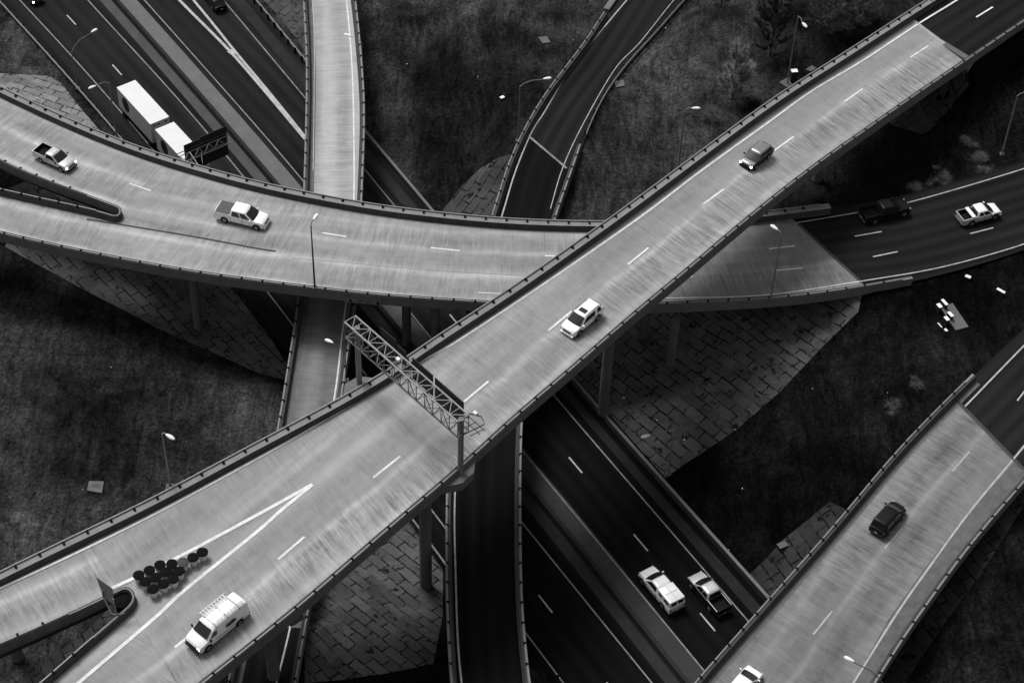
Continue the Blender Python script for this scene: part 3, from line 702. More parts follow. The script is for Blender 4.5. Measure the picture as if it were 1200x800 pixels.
def nose(P1, arc, P2, zf):
    a = np.array([unproj(p, zf(p) + .82) for p in catmull(arc, 6)]); a[:, 2] -= .82
    a = resample(a, .3)
    return np.vstack([resample(P1, .6), a, resample(P2[::-1], .6)])
nA = nose(A_gl[:-2], [(139, 692), (145, 689), (151, 690.5), (155, 696), (155, 702), (151, 708.5), (146, 713)], A_gr[:-2], zA)
NP = [(d * .50, h) for d, h in PAR_PROF]
bm = bmesh.new(); sweep(bm, smoothw(nA, 1), 1, [(-d, h) for d, h in NP] if inward(A_gl, A_up) < 0 else NP, PAR_MI); obj('parapet', bm, [MAT['par'], MAT['parin'], MAT['partop']], bA, world=True)
def rails_only(parent, line, side, spacing=2.35):
    global post_me
    fine = resample(line, .25); T = tang(fine); step = int(round(spacing / .25)); bm = bmesh.new(); inv = Matrix.LocRotScale(parent.location, parent.rotation_euler, None).inverted()
    for i in range(0, len(fine) - step, step):
        sweep(bm, fine[[i, i + step // 2, i + step]], side, [(.05, .86), (.05, .95), (.17, .95), (.17, .86)])
        t = T[i]; o = bpy.data.objects.new('rail_post', post_me['m']); COL.objects.link(o); o.parent = parent
        o.location = inv @ Vector((fine[i][0] - t[1] * side * .2, fine[i][1] + t[0] * side * .2, fine[i][2])); o.rotation_euler = (0, 0, math.atan2(t[1], t[0]))
    obj('railing', bm, MAT['darkrail'], parent, world=True)
rails_only(bA, A_gl[:-2], inward(A_gl, A_up)); rails_only(bA, A_gr[:-2], inward(A_gr, A_lo))
for px, zg in (((707, 478), 1.3), ((499, 682), .6), ((957, 212), 7.0), ((322, 800), 3.6), ((600, 575), -.1), ((20, 770), 4)):
    p = unproj(px, zg); i = RA.near(p[0], p[1]); c = RA.C[i]
    wdt = np.linalg.norm((RA.L[i] - RA.R[i])[:2]); a = RA.L[i] - RA.R[i]
    if px[0] == 600: continue
    if px[0] < 200: pier(bA, p, zg, c[2] - 1.5, .6); continue
    pier(bA, p, zg, c[2] - 1.5, .60 if px[0] < 600 else .56, min(wdt - 3.4, 11), math.atan2(a[1], a[0]))
A_dash = [((1067, 67.5), (1088, 54)), ((989.5, 119.5), (1011, 104.5)), ((907, 177), (930, 160.5)), ((823.7, 240), (848, 222)), ((736, 310), (760, 290.5)), ((642.5, 387.5), (670, 364.5)),
          ((543.7, 470.7), (572.5, 446.7)), ((437.5, 559.5), (469, 534.5)), ((326, 655), (357, 628.5)), ((205, 758), (238, 732)), ((1144, 20.5), (1163.5, 8.5)), ((80, 868), (113, 838))]
A_edge = [(-40, 708), (0, 689), (50, 666), (105, 640), (185, 600), (300, 538), (372, 497.5), (465, 441), (500, 420), (535, 400), (600, 357.5), (672, 309), (755, 251), (822, 200), (900, 144), (951, 107), (1010, 72), (1075, 29), (1122, 0), (1170, -32)]
def bA_marks(bm):
    for a, b in A_dash: line_on(bm, RA, [a, b], .22, smooth=False)
    line_on(bm, RA, A_edge, .24)
    line_on(bm, RA, [(366, 567.5), (300, 604), (205, 654.5), (130, 689.5)], .34, .036)
    line_on(bm, RA, [(366, 568), (327, 600), (300, 624), (215, 692.5), (180, 725), (92, 800), (40, 845)], .34, .042)
lane_marks(bA, bA_marks)
def cross_joints(parent, road, i0, i1, every):
    for i in range(i0, i1, every):
        a, b = road.L[i], road.R[i]; w = b - a; w = w / np.linalg.norm(w[:2]); bm = bmesh.new(); strip(bm, [Vector(a + w * 1.0), Vector(b - w * .8)], .07, .02, road.z); obj('expansion_joint', bm, MAT['jointfill'], parent, world=True)
MAT['jointfill'] = simple('joint_filler', .09, .9, var=.4)
# worn light streak next to the lane line and old joint seams are narrow strips of newer concrete
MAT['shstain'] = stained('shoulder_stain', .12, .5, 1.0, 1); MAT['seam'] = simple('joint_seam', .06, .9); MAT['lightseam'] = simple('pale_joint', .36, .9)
lane_marks(bA, lambda bm: (strip(bm, [Vector(jA[0]), Vector(jA[1])], .45, .03, RA.z),), 'expansion_joint', 'lightseam')

# asphalt beyond the bridge ends (on the embankments)
def approach(name, L, Rr, mat, clips=(), dz=0., nx=6):
    bm = bmesh.new(); ribbon(bm, L, Rr, dz, nx)
    for c in clips: vplane(bm, *c)
    o = obj(name, bm, mat); return tag(o, kind='structure')
i0 = max(0, jiu - 12)
approach('ramp_road', RA.L[i0:], RA.R[i0:], MAT['asph2'], [(jA[0], jA[1], outA)], -.004)

bm = bmesh.new(); sweep(bm, A_lo[jil:], -sA, [(.02, -.40), (.02, -4.2), (.5, -4.2), (.5, -.40)]); obj('wing_wall', bm, MAT['wingwall'], bA, world=True)
# --- C: curved bridge sweeping across the picture, splitting on the left
bC = empty('highway_bridge', tuple(RC.C[len(RC.C) // 2]), 0, 'long curved pale bridge carrying two pickups and splitting in two at the left', 'bridge', 'bridges of the stacked interchange')
jC = (unproj((936, 262), 9.6), unproj((1010, 331), 9.0)); inC, outC = unproj((800, 300), 11), unproj((1100, 270), 8.5)
gC_ = unproj((141, 247), zC((138, 247))); ic = cut_idx(RC.L, RC.R, gC_)
jCm = (unproj((705, 262), 11.5), unproj((640, 357), 11.5)); deck_part(bC, RC.R[ic:], RC.L[ic:], MAT['deckC'], 0, [(jCm[0], jCm[1], unproj((400, 300), 12))])
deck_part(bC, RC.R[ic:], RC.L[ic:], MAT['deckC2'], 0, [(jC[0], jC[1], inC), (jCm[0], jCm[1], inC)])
r1 = Road(RC.L[:ic + 4], extend(C_gu, 8)); deck_part(bC, r1.R, r1.L, MAT['deckC'], -.006)
r2 = Road(extend(C_gl, 12), C_lo[:cut_idx(C_lo, C_lo + .001, RC.R[ic]) + 10]); deck_part(bC, r2.R, r2.L, MAT['deckC'], -.012)
girders(bC, r1.L[:-4], r1.R[:-4], 3); girders(bC, r2.L[:-10], r2.R[:-10], 3)
girders(bC, RC.L, RC.R, 5, rng=(ic, len(RC.L) - 18))
sC = inward(C_up, C_lo); parapet(bC, C_up, sC, gutter=.10, prof=PAR_WIDE); parapet(bC, C_lo, -sC)
nC = nose(C_gu[:-1], [(135, 241.5), (138.5, 243), (140, 247), (138.5, 251), (135, 253)], C_gl[:-1], zC)
bm = bmesh.new(); sweep(bm, smoothw(nC, 1), 1, [(-d, h) for d, h in NP] if inward(C_gu, C_up) < 0 else NP, PAR_MI); obj('parapet', bm, [MAT['par'], MAT['parin'], MAT['partop']], bC, world=True)
rails_only(bC, C_gu[:-2], inward(C_gu, C_up)); rails_only(bC, C_gl[:-2], inward(C_gl, C_lo))
for px, zg in (((233, 384), .9), ((785.5, 426), 2.6), ((753, 394), 2.3), ((477, 403), -.1), ((510.5, 428), -.1), ((-20, 330), 2), ((222, 352), .9)):
    p = unproj(px, zg)
    if px[0] == 222: continue
    i = RC.near(p[0], p[1]); pier(bC, p, zg, RC.C[i][2] - 1.5, .50)
approach('ramp_road', RCR.L, RCR.R, MAT['asph2'], [(jC[0], jC[1], outC)], -.01)
C_dash = [((152, 215.5), (176.7, 223.7)), ((262, 248), (290, 254)), ((377.5, 273), (406, 277.5)), ((505, 290.5), (539, 294)), ((638.7, 300), (668, 301)), ((901.5, 291.7), (931.7, 288.2)), ((909.5, 317), (940.5, 314.2)), ((803, 324.6), (812, 324.2)), ((40, 168), (64, 179))]
def bC_marks(bm):
    for a, b in C_dash: line_on(bm, RC, [a, b], .20, smooth=False)
    line_on(bm, RC, [(560, 343), (700, 349), (800, 349), (900, 345.5), (1007, 330)], .12)
lane_marks(bC, bC_marks)
lane_marks(bC, lambda bm: line_on(bm, RC, [(342, 302), (400, 307), (500, 316), (620, 323)], .10), 'faded_line', 'lightseam')
lane_marks(bC, lambda bm: line_on(bm, RC, [(102, 257), (155, 265.5), (230, 278), (300, 291), (323, 294.5)], .22, .035), 'longitudinal_joint', 'seam')
lane_marks(bC, lambda bm: strip(bm, [Vector(jC[0]), Vector(jC[1])], .35, .02, RC.z), 'expansion_joint', 'seam')
bm = bmesh.new()
for a, b in (((1001.7, 277), (1033.2, 271.5)), ((1023, 301), (1052, 295)), ((1136.7, 274), (1164, 267)), ((1128, 254), (1156, 246))): 
    if a[0] != 1128: line_on(bm, RCR, [a, b], .17, smooth=False)
line_on(bm, RCR, [(1007, 330), (1095, 315), (1180, 292.5), (1250, 268)], .15); line_on(bm, RCR, [(932, 261.5), (1000, 250), (1070, 236), (1190, 201), (1250, 180)], .15)
tag(obj('lane_markings', bm, MAT['line']), kind='structure')

# --- B: pale ramp running straight down the picture
bB = empty('highway_bridge', tuple(RB.C[len(RB.C) // 3]), 0, 'narrow pale ramp bridge running straight down from the top under the curved bridge', 'bridge', 'bridges of the stacked interchange')
jB = (unproj((284, 735), 5.0), unproj((360, 735), 5.0)); inB, outB = unproj((380, 400), 6), unproj((310, 800), 5)
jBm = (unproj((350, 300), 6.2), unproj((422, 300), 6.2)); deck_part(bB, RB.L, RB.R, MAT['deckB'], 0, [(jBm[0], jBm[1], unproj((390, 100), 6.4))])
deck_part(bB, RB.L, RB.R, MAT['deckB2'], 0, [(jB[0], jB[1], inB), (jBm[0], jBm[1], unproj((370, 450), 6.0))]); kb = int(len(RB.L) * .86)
girders(bB, RB.L, RB.R, 3, 1.0, rng=(0, kb)); sB = inward(B_l, B_r); parapet(bB, B_l, sB, gutter=.5); parapet(bB, B_r, -sB)
approach('ramp_road', RB.L, RB.R, MAT['asph2'], [(jB[0], jB[1], outB)], -.004)
B_line = [(403, -40), (406, 0), (410, 42), (413.5, 100), (415, 200), (413, 290), (406, 350), (400, 400), (392, 465), (370, 590), (341, 730), (324, 800), (312, 850)]
def bB_marks(bm):
    line_on(bm, RB, B_line, .17); line_on(bm, RB, [(364, -30), (368, 40), (368, 120), (367, 200)], .05)
lane_marks(bB, bB_marks)
for px in ((372, 560), (392, -20)):
    p = unproj(px, .2); i = RB.near(p[0], p[1]); pier(bB, RB.C[i], .2, RB.C[i][2] - 1.2, .5, 4.5, math.atan2(*(RB.L[i] - RB.R[i])[:2][::-1]))

# --- D: dark asphalt ramp curving from the top to the bottom centre
bD = empty('highway_bridge', tuple(RD.C[len(RD.C) // 2]), 0, 'narrow dark asphalt ramp bridge passing lowest, between the highest bridge and the bottom edge', 'bridge', 'bridges of the stacked interchange')
jD = (unproj((616, 156), 5.6), unproj((664, 197), 5.7)); inD, outD = unproj((600, 240), 6), unproj((680, 80), 5)
deck_part(bD, RD.L, RD.R, MAT['asphD'], 0, [(jD[0], jD[1], inD)]); approach('ramp_road', RD.L, RD.R, MAT['asph2'], [(jD[0], jD[1], outD)], -.004)
sD = inward(D_l, D_r); kd = int(np.argmin(((D_l - jD[0])[:, :2] ** 2).sum(1))); kd2 = int(np.argmin(((D_r - jD[1])[:, :2] ** 2).sum(1)))
girders(bD, RD.L, RD.R, 3, 1.0, rng=(kd + 4, len(RD.L) - 6))
parapet(bD, D_l[max(0, kd - 22):], sD); parapet(bD, D_r[kd2 - 3:], -sD)
guardrail(D_r[:kd2 - 4], sD, 'guardrail on dark posts along the outer side of the curved asphalt ramp', zf=lambda p: float(terr(p[0], p[1])) + .15)
e = empty('roadside_kerb', tuple(D_l[5]), 0, 'pale low concrete kerb wall along the grass side of the curved asphalt ramp', 'kerb'); bm = bmesh.new()
sweep(bm, D_l[:kd - 22], sD, [(-.5, -.3), (-.5, .35), (.3, .42), (.3, -.3)]); obj('wall_body', bm, MAT['par'], e, world=True)
def bD_marks(bm):
    line_on(bm, RD, [(775, -45), (735, 0), (700, 42), (662, 92), (637, 133), (623, 155), (605, 198), (592, 240), (575, 300), (560, 370), (545, 460), (536, 530), (532.5, 600), (534, 675), (536.5, 750), (541, 800), (548, 850)], .17)
    line_on(bm, RD, [(835, -50), (790, 0), (750, 50), (720, 82), (682, 148), (659, 198), (645, 245)], .10)
lane_marks(bD, bD_marks, mat='line')
lane_marks(bD, lambda bm: strip(bm, [Vector(jD[0]), Vector(jD[1])], .28, .03, RD.z), 'expansion_joint', 'edgeline')
for px in ((545, 690), (598, 560), (575, 300)):
    p = RD.at(px); i = RD.near(p[0], p[1]); zg = float(terr(p[0], p[1]))
    pier(bD, RD.C[i], zg, RD.C[i][2] - 1.2, .5, 5, math.atan2(*(RD.L[i] - RD.R[i])[:2][::-1]))

# --- E: bridge in the lower right corner
bE = empty('highway_bridge', tuple(RE.C[len(RE.C) // 2]), 0, 'greyer concrete bridge crossing the lower right corner with a dark hatchback on it', 'bridge', 'bridges of the stacked interchange')
jE = (unproj((1120, 468), 8.6), unproj((1200, 550), 8.6)); inE, outE = unproj((1000, 700), 8.4), unproj((1200, 450), 8.6)
deck_part(bE, RE.R, RE.L, MAT['deckE'], 0, [(jE[0], jE[1], inE)]); approach('ramp_road', RE.L, RE.R, MAT['asph2'], [(jE[0], jE[1], outE)], -.004)
sE = inward(E_l, E_r); ke = int(np.argmin(((E_l - unproj((1145, 431), 9.5))[:, :2] ** 2).sum(1)))
parapet(bE, E_l[:ke], sE, gutter=.5); parapet(bE, E_r, -sE); girders(bE, RE.L, RE.R, 5, 1.2, rng=(0, int(np.argmin(((RE.C - jE[0])[:, :2] ** 2).sum(1))) - 2))
def bE_marks(bm):
    for a, b in (((1136, 529), (1116, 552)), ((1057.5, 618.5), (1037, 642)), ((975, 716), (953, 743)), ((1214, 441), (1192, 469.5)), ((888, 818), (870, 840))): line_on(bm, RE, [a, b], .17, smooth=False)
    line_on(bm, RE, [(1246, 466), (1189, 536), (1136, 600), (1087, 667), (1050, 720), (1000, 800), (972, 845)], .20)
    line_on(bm, RE, [(1240, 366), (1200, 405), (1131, 476)], .18)
lane_marks(bE, bE_marks, mat='line2')
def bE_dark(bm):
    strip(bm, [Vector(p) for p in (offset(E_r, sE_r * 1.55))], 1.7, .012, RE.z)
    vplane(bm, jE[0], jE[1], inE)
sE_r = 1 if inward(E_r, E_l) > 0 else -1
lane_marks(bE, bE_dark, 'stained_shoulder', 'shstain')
lane_marks(bE, lambda bm: strip(bm, [Vector(jE[0]), Vector(jE[1])], .4, .03, RE.z), 'expansion_joint', 'seam')
for px in ((900, 745), (985, 640)):
    p = RE.at(px); i = RE.near(p[0], p[1])
    for t in (.2, .8):
        q = RE.L[i] * (1 - t) + RE.R[i] * t; pier(bE, q, float(terr(q[0], q[1])), RE.C[i][2] - 1.4, .5)

# abutments: the walls the bridge ends sit on
def abutment(parent, j, z, depth, w=.8, back=0):
    a, b = Vector(j[0]), Vector(j[1]); d = (b - a).normalized(); n = Vector((-d.y, d.x, 0)); bm = bmesh.new(); m = (a + b) / 2
    box(bm, (m.x, m.y, z - .3 - depth / 2), ((b - a).length + .6, w, depth), math.atan2(d.y, d.x)); obj('abutment', bm, MAT['pier'], parent, world=True)
bm = bmesh.new(); kc_ = int(np.argmin(((C_lo - jC[1])[:, :2] ** 2).sum(1))); sweep(bm, C_lo[kc_:], -sC, [(.02, -.40), (.02, -2.2), (.5, -2.2), (.5, -.40)]); obj('wing_wall', bm, MAT['wingwall'], bC, world=True)
abutment(bA, jA, 15.9, 4); abutment(bC, jC, 9.2, 3); abutment(bB, jB, 5.0, 3); abutment(bD, jD, 5.6, 3); abutment(bE, jE, 8.6, 3)

# ------------------------------------------------------------------ vehicles
def ring_body(x, w, zb, zt, crown=.04):
    h = [(0, zb), (.8 * w, zb), (.97 * w, zb + .10), (w, zb + .5 * (zt - zb)), (.975 * w, zt - .10), (.90 * w, zt - .015), (.5 * w, zt + crown * .7), (0, zt + crown)]
    full = h + [(-y, z) for y, z in h[-2:0:-1]]
    return [(x, y, z) for y, z in full]
def rrect(x0, x1, w, z, c, w2=None):
    w2 = w if w2 is None else w2         # w at front, w2 at rear
    return [(x1 - c, w, z), (x1 - c * .3, w - c * .3, z), (x1, w - c, z), (x1, -w + c, z), (x1 - c * .3, -w + c * .3, z), (x1 - c, -w, z),
            (x0 + c, -w2, z), (x0 + c * .3, -w2 + c * .3, z), (x0, -w2 + c, z), (x0, w2 - c, z), (x0 + c * .3, w2 - c * .3, z), (x0 + c, w2, z)]
def quad(bm, pts, off=0., mi=0):
    v = [Vector(p) for p in pts]; n = (v[1] - v[0]).cross(v[3] - v[0]).normalized() * off
    f = bm.faces.new([bm.verts.new(p + n) for p in v]); f.material_index = mi
def wheel(parent, x, y, r, sgn_):
    bm = bmesh.new(); cyl(bm, (x, y, r), r, .24, 24, axis='Y'); w = obj('wheel', bm, MAT['tyre'], parent, smooth=50)
    bm = bmesh.new(); cyl(bm, (x, y + sgn_ * .115, r), r * .62, .04, 16, axis='Y')
    for k in range(5):
        a = 2 * math.pi * k / 5; box(bm, (x + math.cos(a) * r * .3, y + sgn_ * .137, r + math.sin(a) * r * .3), (r * .5, .02, .06), rot=Matrix.Rotation(-a, 4, 'Y'))
    obj('rim', bm, MAT['rim'], w)
def vehicle(name, label, cat, road_pt, head, L=4.6, Wd=1.86, paint='white', lowpaint=None, hood_z=.98, belt=.98, roof=1.5, gx=(1.45, .45, -1.3, -2.0), r=.34,
            wins=((.04, .46), (.50, .94)), rear_glass=True, lights=False, bed=None, nose_r=.8, sunroof=False, extra=None, wide_roof=.76, tail_z=None, grille=True, wb=None):
    e = empty(name, tuple(road_pt), head, label, cat)
    P = MAT[paint]; LP = MAT[lowpaint or paint]; w = Wd / 2; f = L / 2; xf_b, xf_t, xr_t, xr_b = gx; tz = belt if tail_z is None else tail_z
    bm = bmesh.new(); rear_end = -f if not bed else bed[0]
    secs = [(f, .60 * w, .38, .58), (f - .03, .74 * w, .32, hood_z - .34), (f - .09, .83 * w, .28, hood_z - .22), (f - .20, .90 * w, .26, hood_z - .13), (f - .40, .955 * w, .23, hood_z - .075), (f - .75, .985 * w, .22, hood_z - .03), (xf_b + .1, w, .22, hood_z + .02), (0, w, .22, belt)]
    if bed: secs += [(bed[0], w, .24, belt)]
    else: secs += [(xr_b + .1 if xr_b > -f + .5 else -f + .5, w, .22, belt), (-f + .30, .97 * w, .24, tz), (-f + .06, .93 * w, .30, tz - .05), (-f, .86 * w, .38, tz - .25)]
    loft(bm, [ring_body(*s_) for s_ in secs]); bmesh.ops.recalc_face_normals(bm, faces=bm.faces)
    for q_ in bm.faces:
        if q_.normal.z > .5 and q_.calc_center_median().z > .6: q_.material_index = 1
    body = obj('body', bm, [LP, P], e, smooth=38)
    wb_, wt = .93 * w, wide_roof * w; zb_, zt_ = belt - .03, roof
    bm = bmesh.new()
    loft(bm, [rrect(xr_b, xf_b, wb_, zb_, .14), rrect(xr_t - .02, xf_t + .03, wt + .03, zt_ - .07, .16), rrect(xr_t + .02, xf_t - .03, wt - .02, zt_ - .015, .18), rrect(xr_t + .3, xf_t - .3, wt - .25, zt_ + .012, .12)])
    obj('cab', bm, P, e, smooth=38)
    bm = bmesh.new()
    def fr(u, v, xb, xt): return (xb + (xt - xb) * v, (wb_ + (wt - wb_) * v) * u, zb_ + (zt_ - zb_) * v)
    for y0, y1 in ((-.93, -.62), (-.62, -.3), (-.3, 0), (0, .3), (.3, .62), (.62, .93)):
        bulge = lambda u: .13 * (1 - u * u)
        quad(bm, [(fr(y0, .07, xf_b, xf_t)[0] + bulge(y0), *fr(y0, .07, xf_b, xf_t)[1:]), (fr(y1, .07, xf_b, xf_t)[0] + bulge(y1), *fr(y1, .07, xf_b, xf_t)[1:]), (fr(y1, .93, xf_b, xf_t)[0] + .45 * bulge(y1), *fr(y1, .90, xf_b, xf_t)[1:]), (fr(y0, .93, xf_b, xf_t)[0] + .45 * bulge(y0), *fr(y0, .90, xf_b, xf_t)[1:])], .03)
    obj('windshield', bm, MAT['glass'], e, smooth=40)
    if rear_glass:
        bm = bmesh.new(); quad(bm, [fr(.84, .12, xr_b, xr_t), fr(-.84, .12, xr_b, xr_t), fr(-.82, .86, xr_b, xr_t), fr(.82, .86, xr_b, xr_t)], .025); obj('rear_window', bm, MAT['glass'], e)
    for s_ in (-1, 1):
        for u0, u1 in wins:
            def sd_(u, v):
                xb = xf_b - .10 + (xr_b - xf_b + .2) * u; xt = xf_t - .06 + (xr_t - xf_t + .12) * u
                return (xb + (xt - xb) * v, s_ * (wb_ + (wt - wb_) * v), zb_ + (zt_ - zb_) * v)
            bm = bmesh.new(); q = [sd_(u0, .13), sd_(u1, .13), sd_(u1, .86), sd_(u0, .86)]
            if s_ > 0: q = q[::-1]
            quad(bm, q, -.025 if s_ > 0 else -.025); bm.normal_update()
            # push outwards whichever way the face turned
            for v in bm.verts: v.co.y = s_ * (abs(v.co.y) + .0) if abs(v.co.y) > 0 else v.co.y
            o = obj('side_window', bm, MAT['glass'], e); o.location.y = s_ * .035
        bm = bmesh.new(); box(bm, (xf_b - .28, s_ * (w + .10), belt + .08), (.12, .22, .15), bev=.02); obj('mirror', bm, P if paint == 'white' else MAT['trim'], e)
        for x_ in (f - .88, -f + (1.05 if L < 5 else 1.2)):
            bm = bmesh.new(); cyl(bm, (x_, s_ * (w - .03), r + .03), r * 1.17, .09, 28, axis='Y'); obj('wheel_arch', bm, MAT['trim'], e)
            wheel(e, x_, s_ * (w - .09), r, s_)
        bm = bmesh.new(); box(bm, (f - .15, s_ * w * .72, hood_z - .27), (.18, .32, .16), rz=-s_ * .38, bev=.04); obj('headlight', bm, MAT['lamp_on'] if lights else MAT['lens'], e)
        bm = bmesh.new(); box(bm, (-f + .04, s_ * w * .84, (tz if not bed else 1.1) - .25), (.10, .16, .28), bev=.02); obj('tail_light', bm, MAT['tail'], e)
    for s_ in (-1, 1):
        bm = bmesh.new(); xm = (xf_b - .1) * (1 - wins[0][1]) + (xr_b + .1) * wins[0][1]
        for x_ in (xf_b - .35, xm - .03, max(xr_b + .15, -f + 1.6)): box(bm, (x_, s_ * (w * .995), .68), (.022, .02, .62))
        box(bm, ((xf_b + xr_b) / 2, s_ * (w + .002), .36), (xf_b - xr_b - .3, .03, .07)); obj('door_seam', bm, MAT['trim'], e)
        bm = bmesh.new(); box(bm, (xm + .22, s_ * (w + .015), .84), (.18, .03, .04)); obj('door_handle', bm, MAT['trim'] if paint != 'white' else MAT['galv'], e)
    bm = bmesh.new(); box(bm, (-f - .08, 0, .60), (.02, .32, .15)); obj('licence_plate', bm, MAT['lens'], e)
    bm = bmesh.new(); box(bm, (f - .01, 0, .36), (.14, Wd * .84, .20), bev=.05); obj('front_bumper', bm, MAT['trim'] if lights or paint != 'white' else P, e)
    bm = bmesh.new(); box(bm, (-f + .0, 0, .44), (.16, Wd * .9, .20), bev=.05); obj('rear_bumper', bm, MAT['galvd'] if bed else LP, e)
    if grille:
        bm = bmesh.new(); box(bm, (f - .035, 0, hood_z - .32), (.10, Wd * .50, .17), bev=.02); obj('grille', bm, MAT['trim'], e)
    if sunroof:
        bm = bmesh.new(); box(bm, (xf_t - .55, 0, roof + .012), (.55, .85, .02)); obj('sunroof', bm, MAT['glass'], e)
    if bed:
        x0, x1 = bed[0], -f + .06; zt = bed[1]; zf = .82; bm = bmesh.new()
        for s_ in (-1, 1):
            loft(bm, [[(x, s_ * y, z) for y, z in ((w * .80, .30), (w * .98, .34), (w, .75), (w * .975, zt - .05), (w * .94, zt), (w * .86, zt), (w * .86, .5))] for x in (x0 + .02, x1)])
        box(bm, ((x0 + x1) / 2, 0, .55), (x0 - x1, Wd * .84, .3)); box(bm, (x1, 0, .82), (.09, Wd * .93, (zt - .4) * .98), bev=.02)
        obj('truck_bed', bm, LP, e, smooth=38)
        bm = bmesh.new(); box(bm, ((x0 + x1) / 2 - .01, 0, .71), (x0 - x1 - .12, Wd * .83, .03)); box(bm, (x0 - .04, 0, .98), (.04, Wd * .83, .5)); box(bm, (x1 + .07, 0, .95), (.03, Wd * .83, .46))
        for s_ in (-1, 1): box(bm, ((x0 + x1) / 2, s_ * w * .845, .96), (x0 - x1 - .1, .03, .5))
        obj('bed_liner', bm, MAT['bed'], e)
        for s_ in (-1, 1):
            bm = bmesh.new(); box(bm, ((x0 + x1) / 2, s_ * w * .90, zt + .01), (x0 - x1 - .05, .10, .03)); obj('bed_rail', bm, P, e)
    if extra: extra(e, w, f)
    return e
def head(p, q, zf):
    a, b = (zf(p), zf(q)) if callable(zf) else (unproj(p, zf), unproj(q, zf)); return math.atan2(b[1] - a[1], b[0] - a[0])
def on_road(road, c, h0, h1, dz=.8):
    p = road.at(c, dz); a, b = road.at(h0), road.at(h1)
    return (p.x, p.y, road.z(p.x, p.y) + .004), math.atan2(b.y - a.y, b.x - a.x)
def on_hwy(c, h0, h1, dz=.8):
    p = unproj(c, dz); a, b = unproj(h0, 0), unproj(h1, 0); return (p[0], p[1], 0.0), math.atan2(b[1] - a[1], b[0] - a[0])

PK = dict(L=5.6, Wd=1.98, hood_z=1.12, belt=1.16, roof=1.82, r=.39, tail_z=1.2, grille=True, rear_glass=True)
p, h = on_road(RC, (64, 184), (40, 172), (88, 194))
vehicle('pickup_truck', 'small silver pickup with an empty black bed and lit headlights, leftmost on the curved bridge', 'pickup truck', p, h, **{**PK, 'L': 5.0, 'Wd': 1.85, 'hood_z': 1.02, 'belt': 1.06, 'roof': 1.62, 'r': .34}, paint='silver', gx=(1.30, .38, -.62, -.78), wins=((.08, .9),), bed=(-.68, 1.10), lights=True)
def tonneau(e, w, f):
    bm = bmesh.new(); box(bm, (-1.98, 0, 1.30), (1.62, w * 1.88, .05), bev=.02); obj('tonneau_cover', bm, MAT['tonneau'], e)
p, h = on_road(RC, (284, 252), (255, 245), (310, 257.5))
vehicle('pickup_truck', 'white crew cab pickup with a grey bed cover on the curved bridge', 'pickup truck', p, h, **{**PK, 'L': 5.8, 'Wd': 2.02, 'roof': 1.90}, paint='white', gx=(1.65, .72, -.95, -1.15), wins=((.06, .46), (.52, .93)), bed=(-1.08, 1.28), extra=tonneau)
p, h = on_road(RA, (887, 181.5), (906, 168), (868, 195))
vehicle('hatchback', 'small grey hatchback with lit headlights on the upper part of the highest bridge', 'car', p, h, L=4.2, Wd=1.76, paint='greyp', hood_z=.95, belt=1.0, roof=1.52, gx=(1.25, .35, -1.55, -1.98), lights=True, lowpaint='black')
p, h = on_road(RA, (682, 372), (706, 351), (660, 388))
vehicle('suv', 'white SUV with a dark sunroof in the middle of the highest bridge', 'SUV', p, h, L=4.75, Wd=1.88, paint='white', hood_z=1.02, belt=1.04, roof=1.66, gx=(1.35, .42, -1.9, -2.22), sunroof=True, r=.36, wins=((.06, .62), (.76, .93)), lights=False,
        extra=lambda e, w, f: [obj('roof_rail', (lambda b: (tube(b, [(.3, s * w * .70, 1.70), (-1.7, s * w * .70, 1.70)], .025, 6), b)[1])(bmesh.new()), MAT['galv'], e) for s in (-1, 1)])
p, h = on_road(RE, (1041, 606), (1018, 632), (1062, 582))
def ribs(e, w, f):
    bm = bmesh.new()
    for k in range(5): box(bm, (-.75, (k - 2) * .22, 1.72), (1.5, .03, .025))
    obj('roof_ribs', bm, MAT['trim'], e)
vehicle('suv', 'black SUV with roof ribs on the bridge in the lower right corner', 'SUV', p, h, L=4.35, Wd=1.84, paint='darkp', hood_z=1.02, belt=1.04, roof=1.70, gx=(1.35, .45, -1.75, -2.05), r=.36, extra=ribs)
p, h = on_road(RE, (870, 802), (850, 826), (893, 775))
vehicle('car', 'white car entering at the bottom edge on the lower right bridge', 'car', p, h, L=4.6, Wd=1.82, paint='white', hood_z=.95, belt=.96, roof=1.45)
p, h = on_hwy((831, 694), (842, 713), (818, 684 - .0)); h = head((842, 744.5), (822, 720), 0.)
vehicle('pickup_truck', 'silver extended cab pickup with an open dark bed, on the highway shoulder side', 'pickup truck', p, h, **{**PK, 'L': 5.2, 'Wd': 1.86}, paint='silver', lowpaint='darkp', gx=(1.45, .52, -.75, -.95), wins=((.06, .50), (.56, .92)), bed=(-.85, 1.14))  # sides coloured dark to stand for their shade
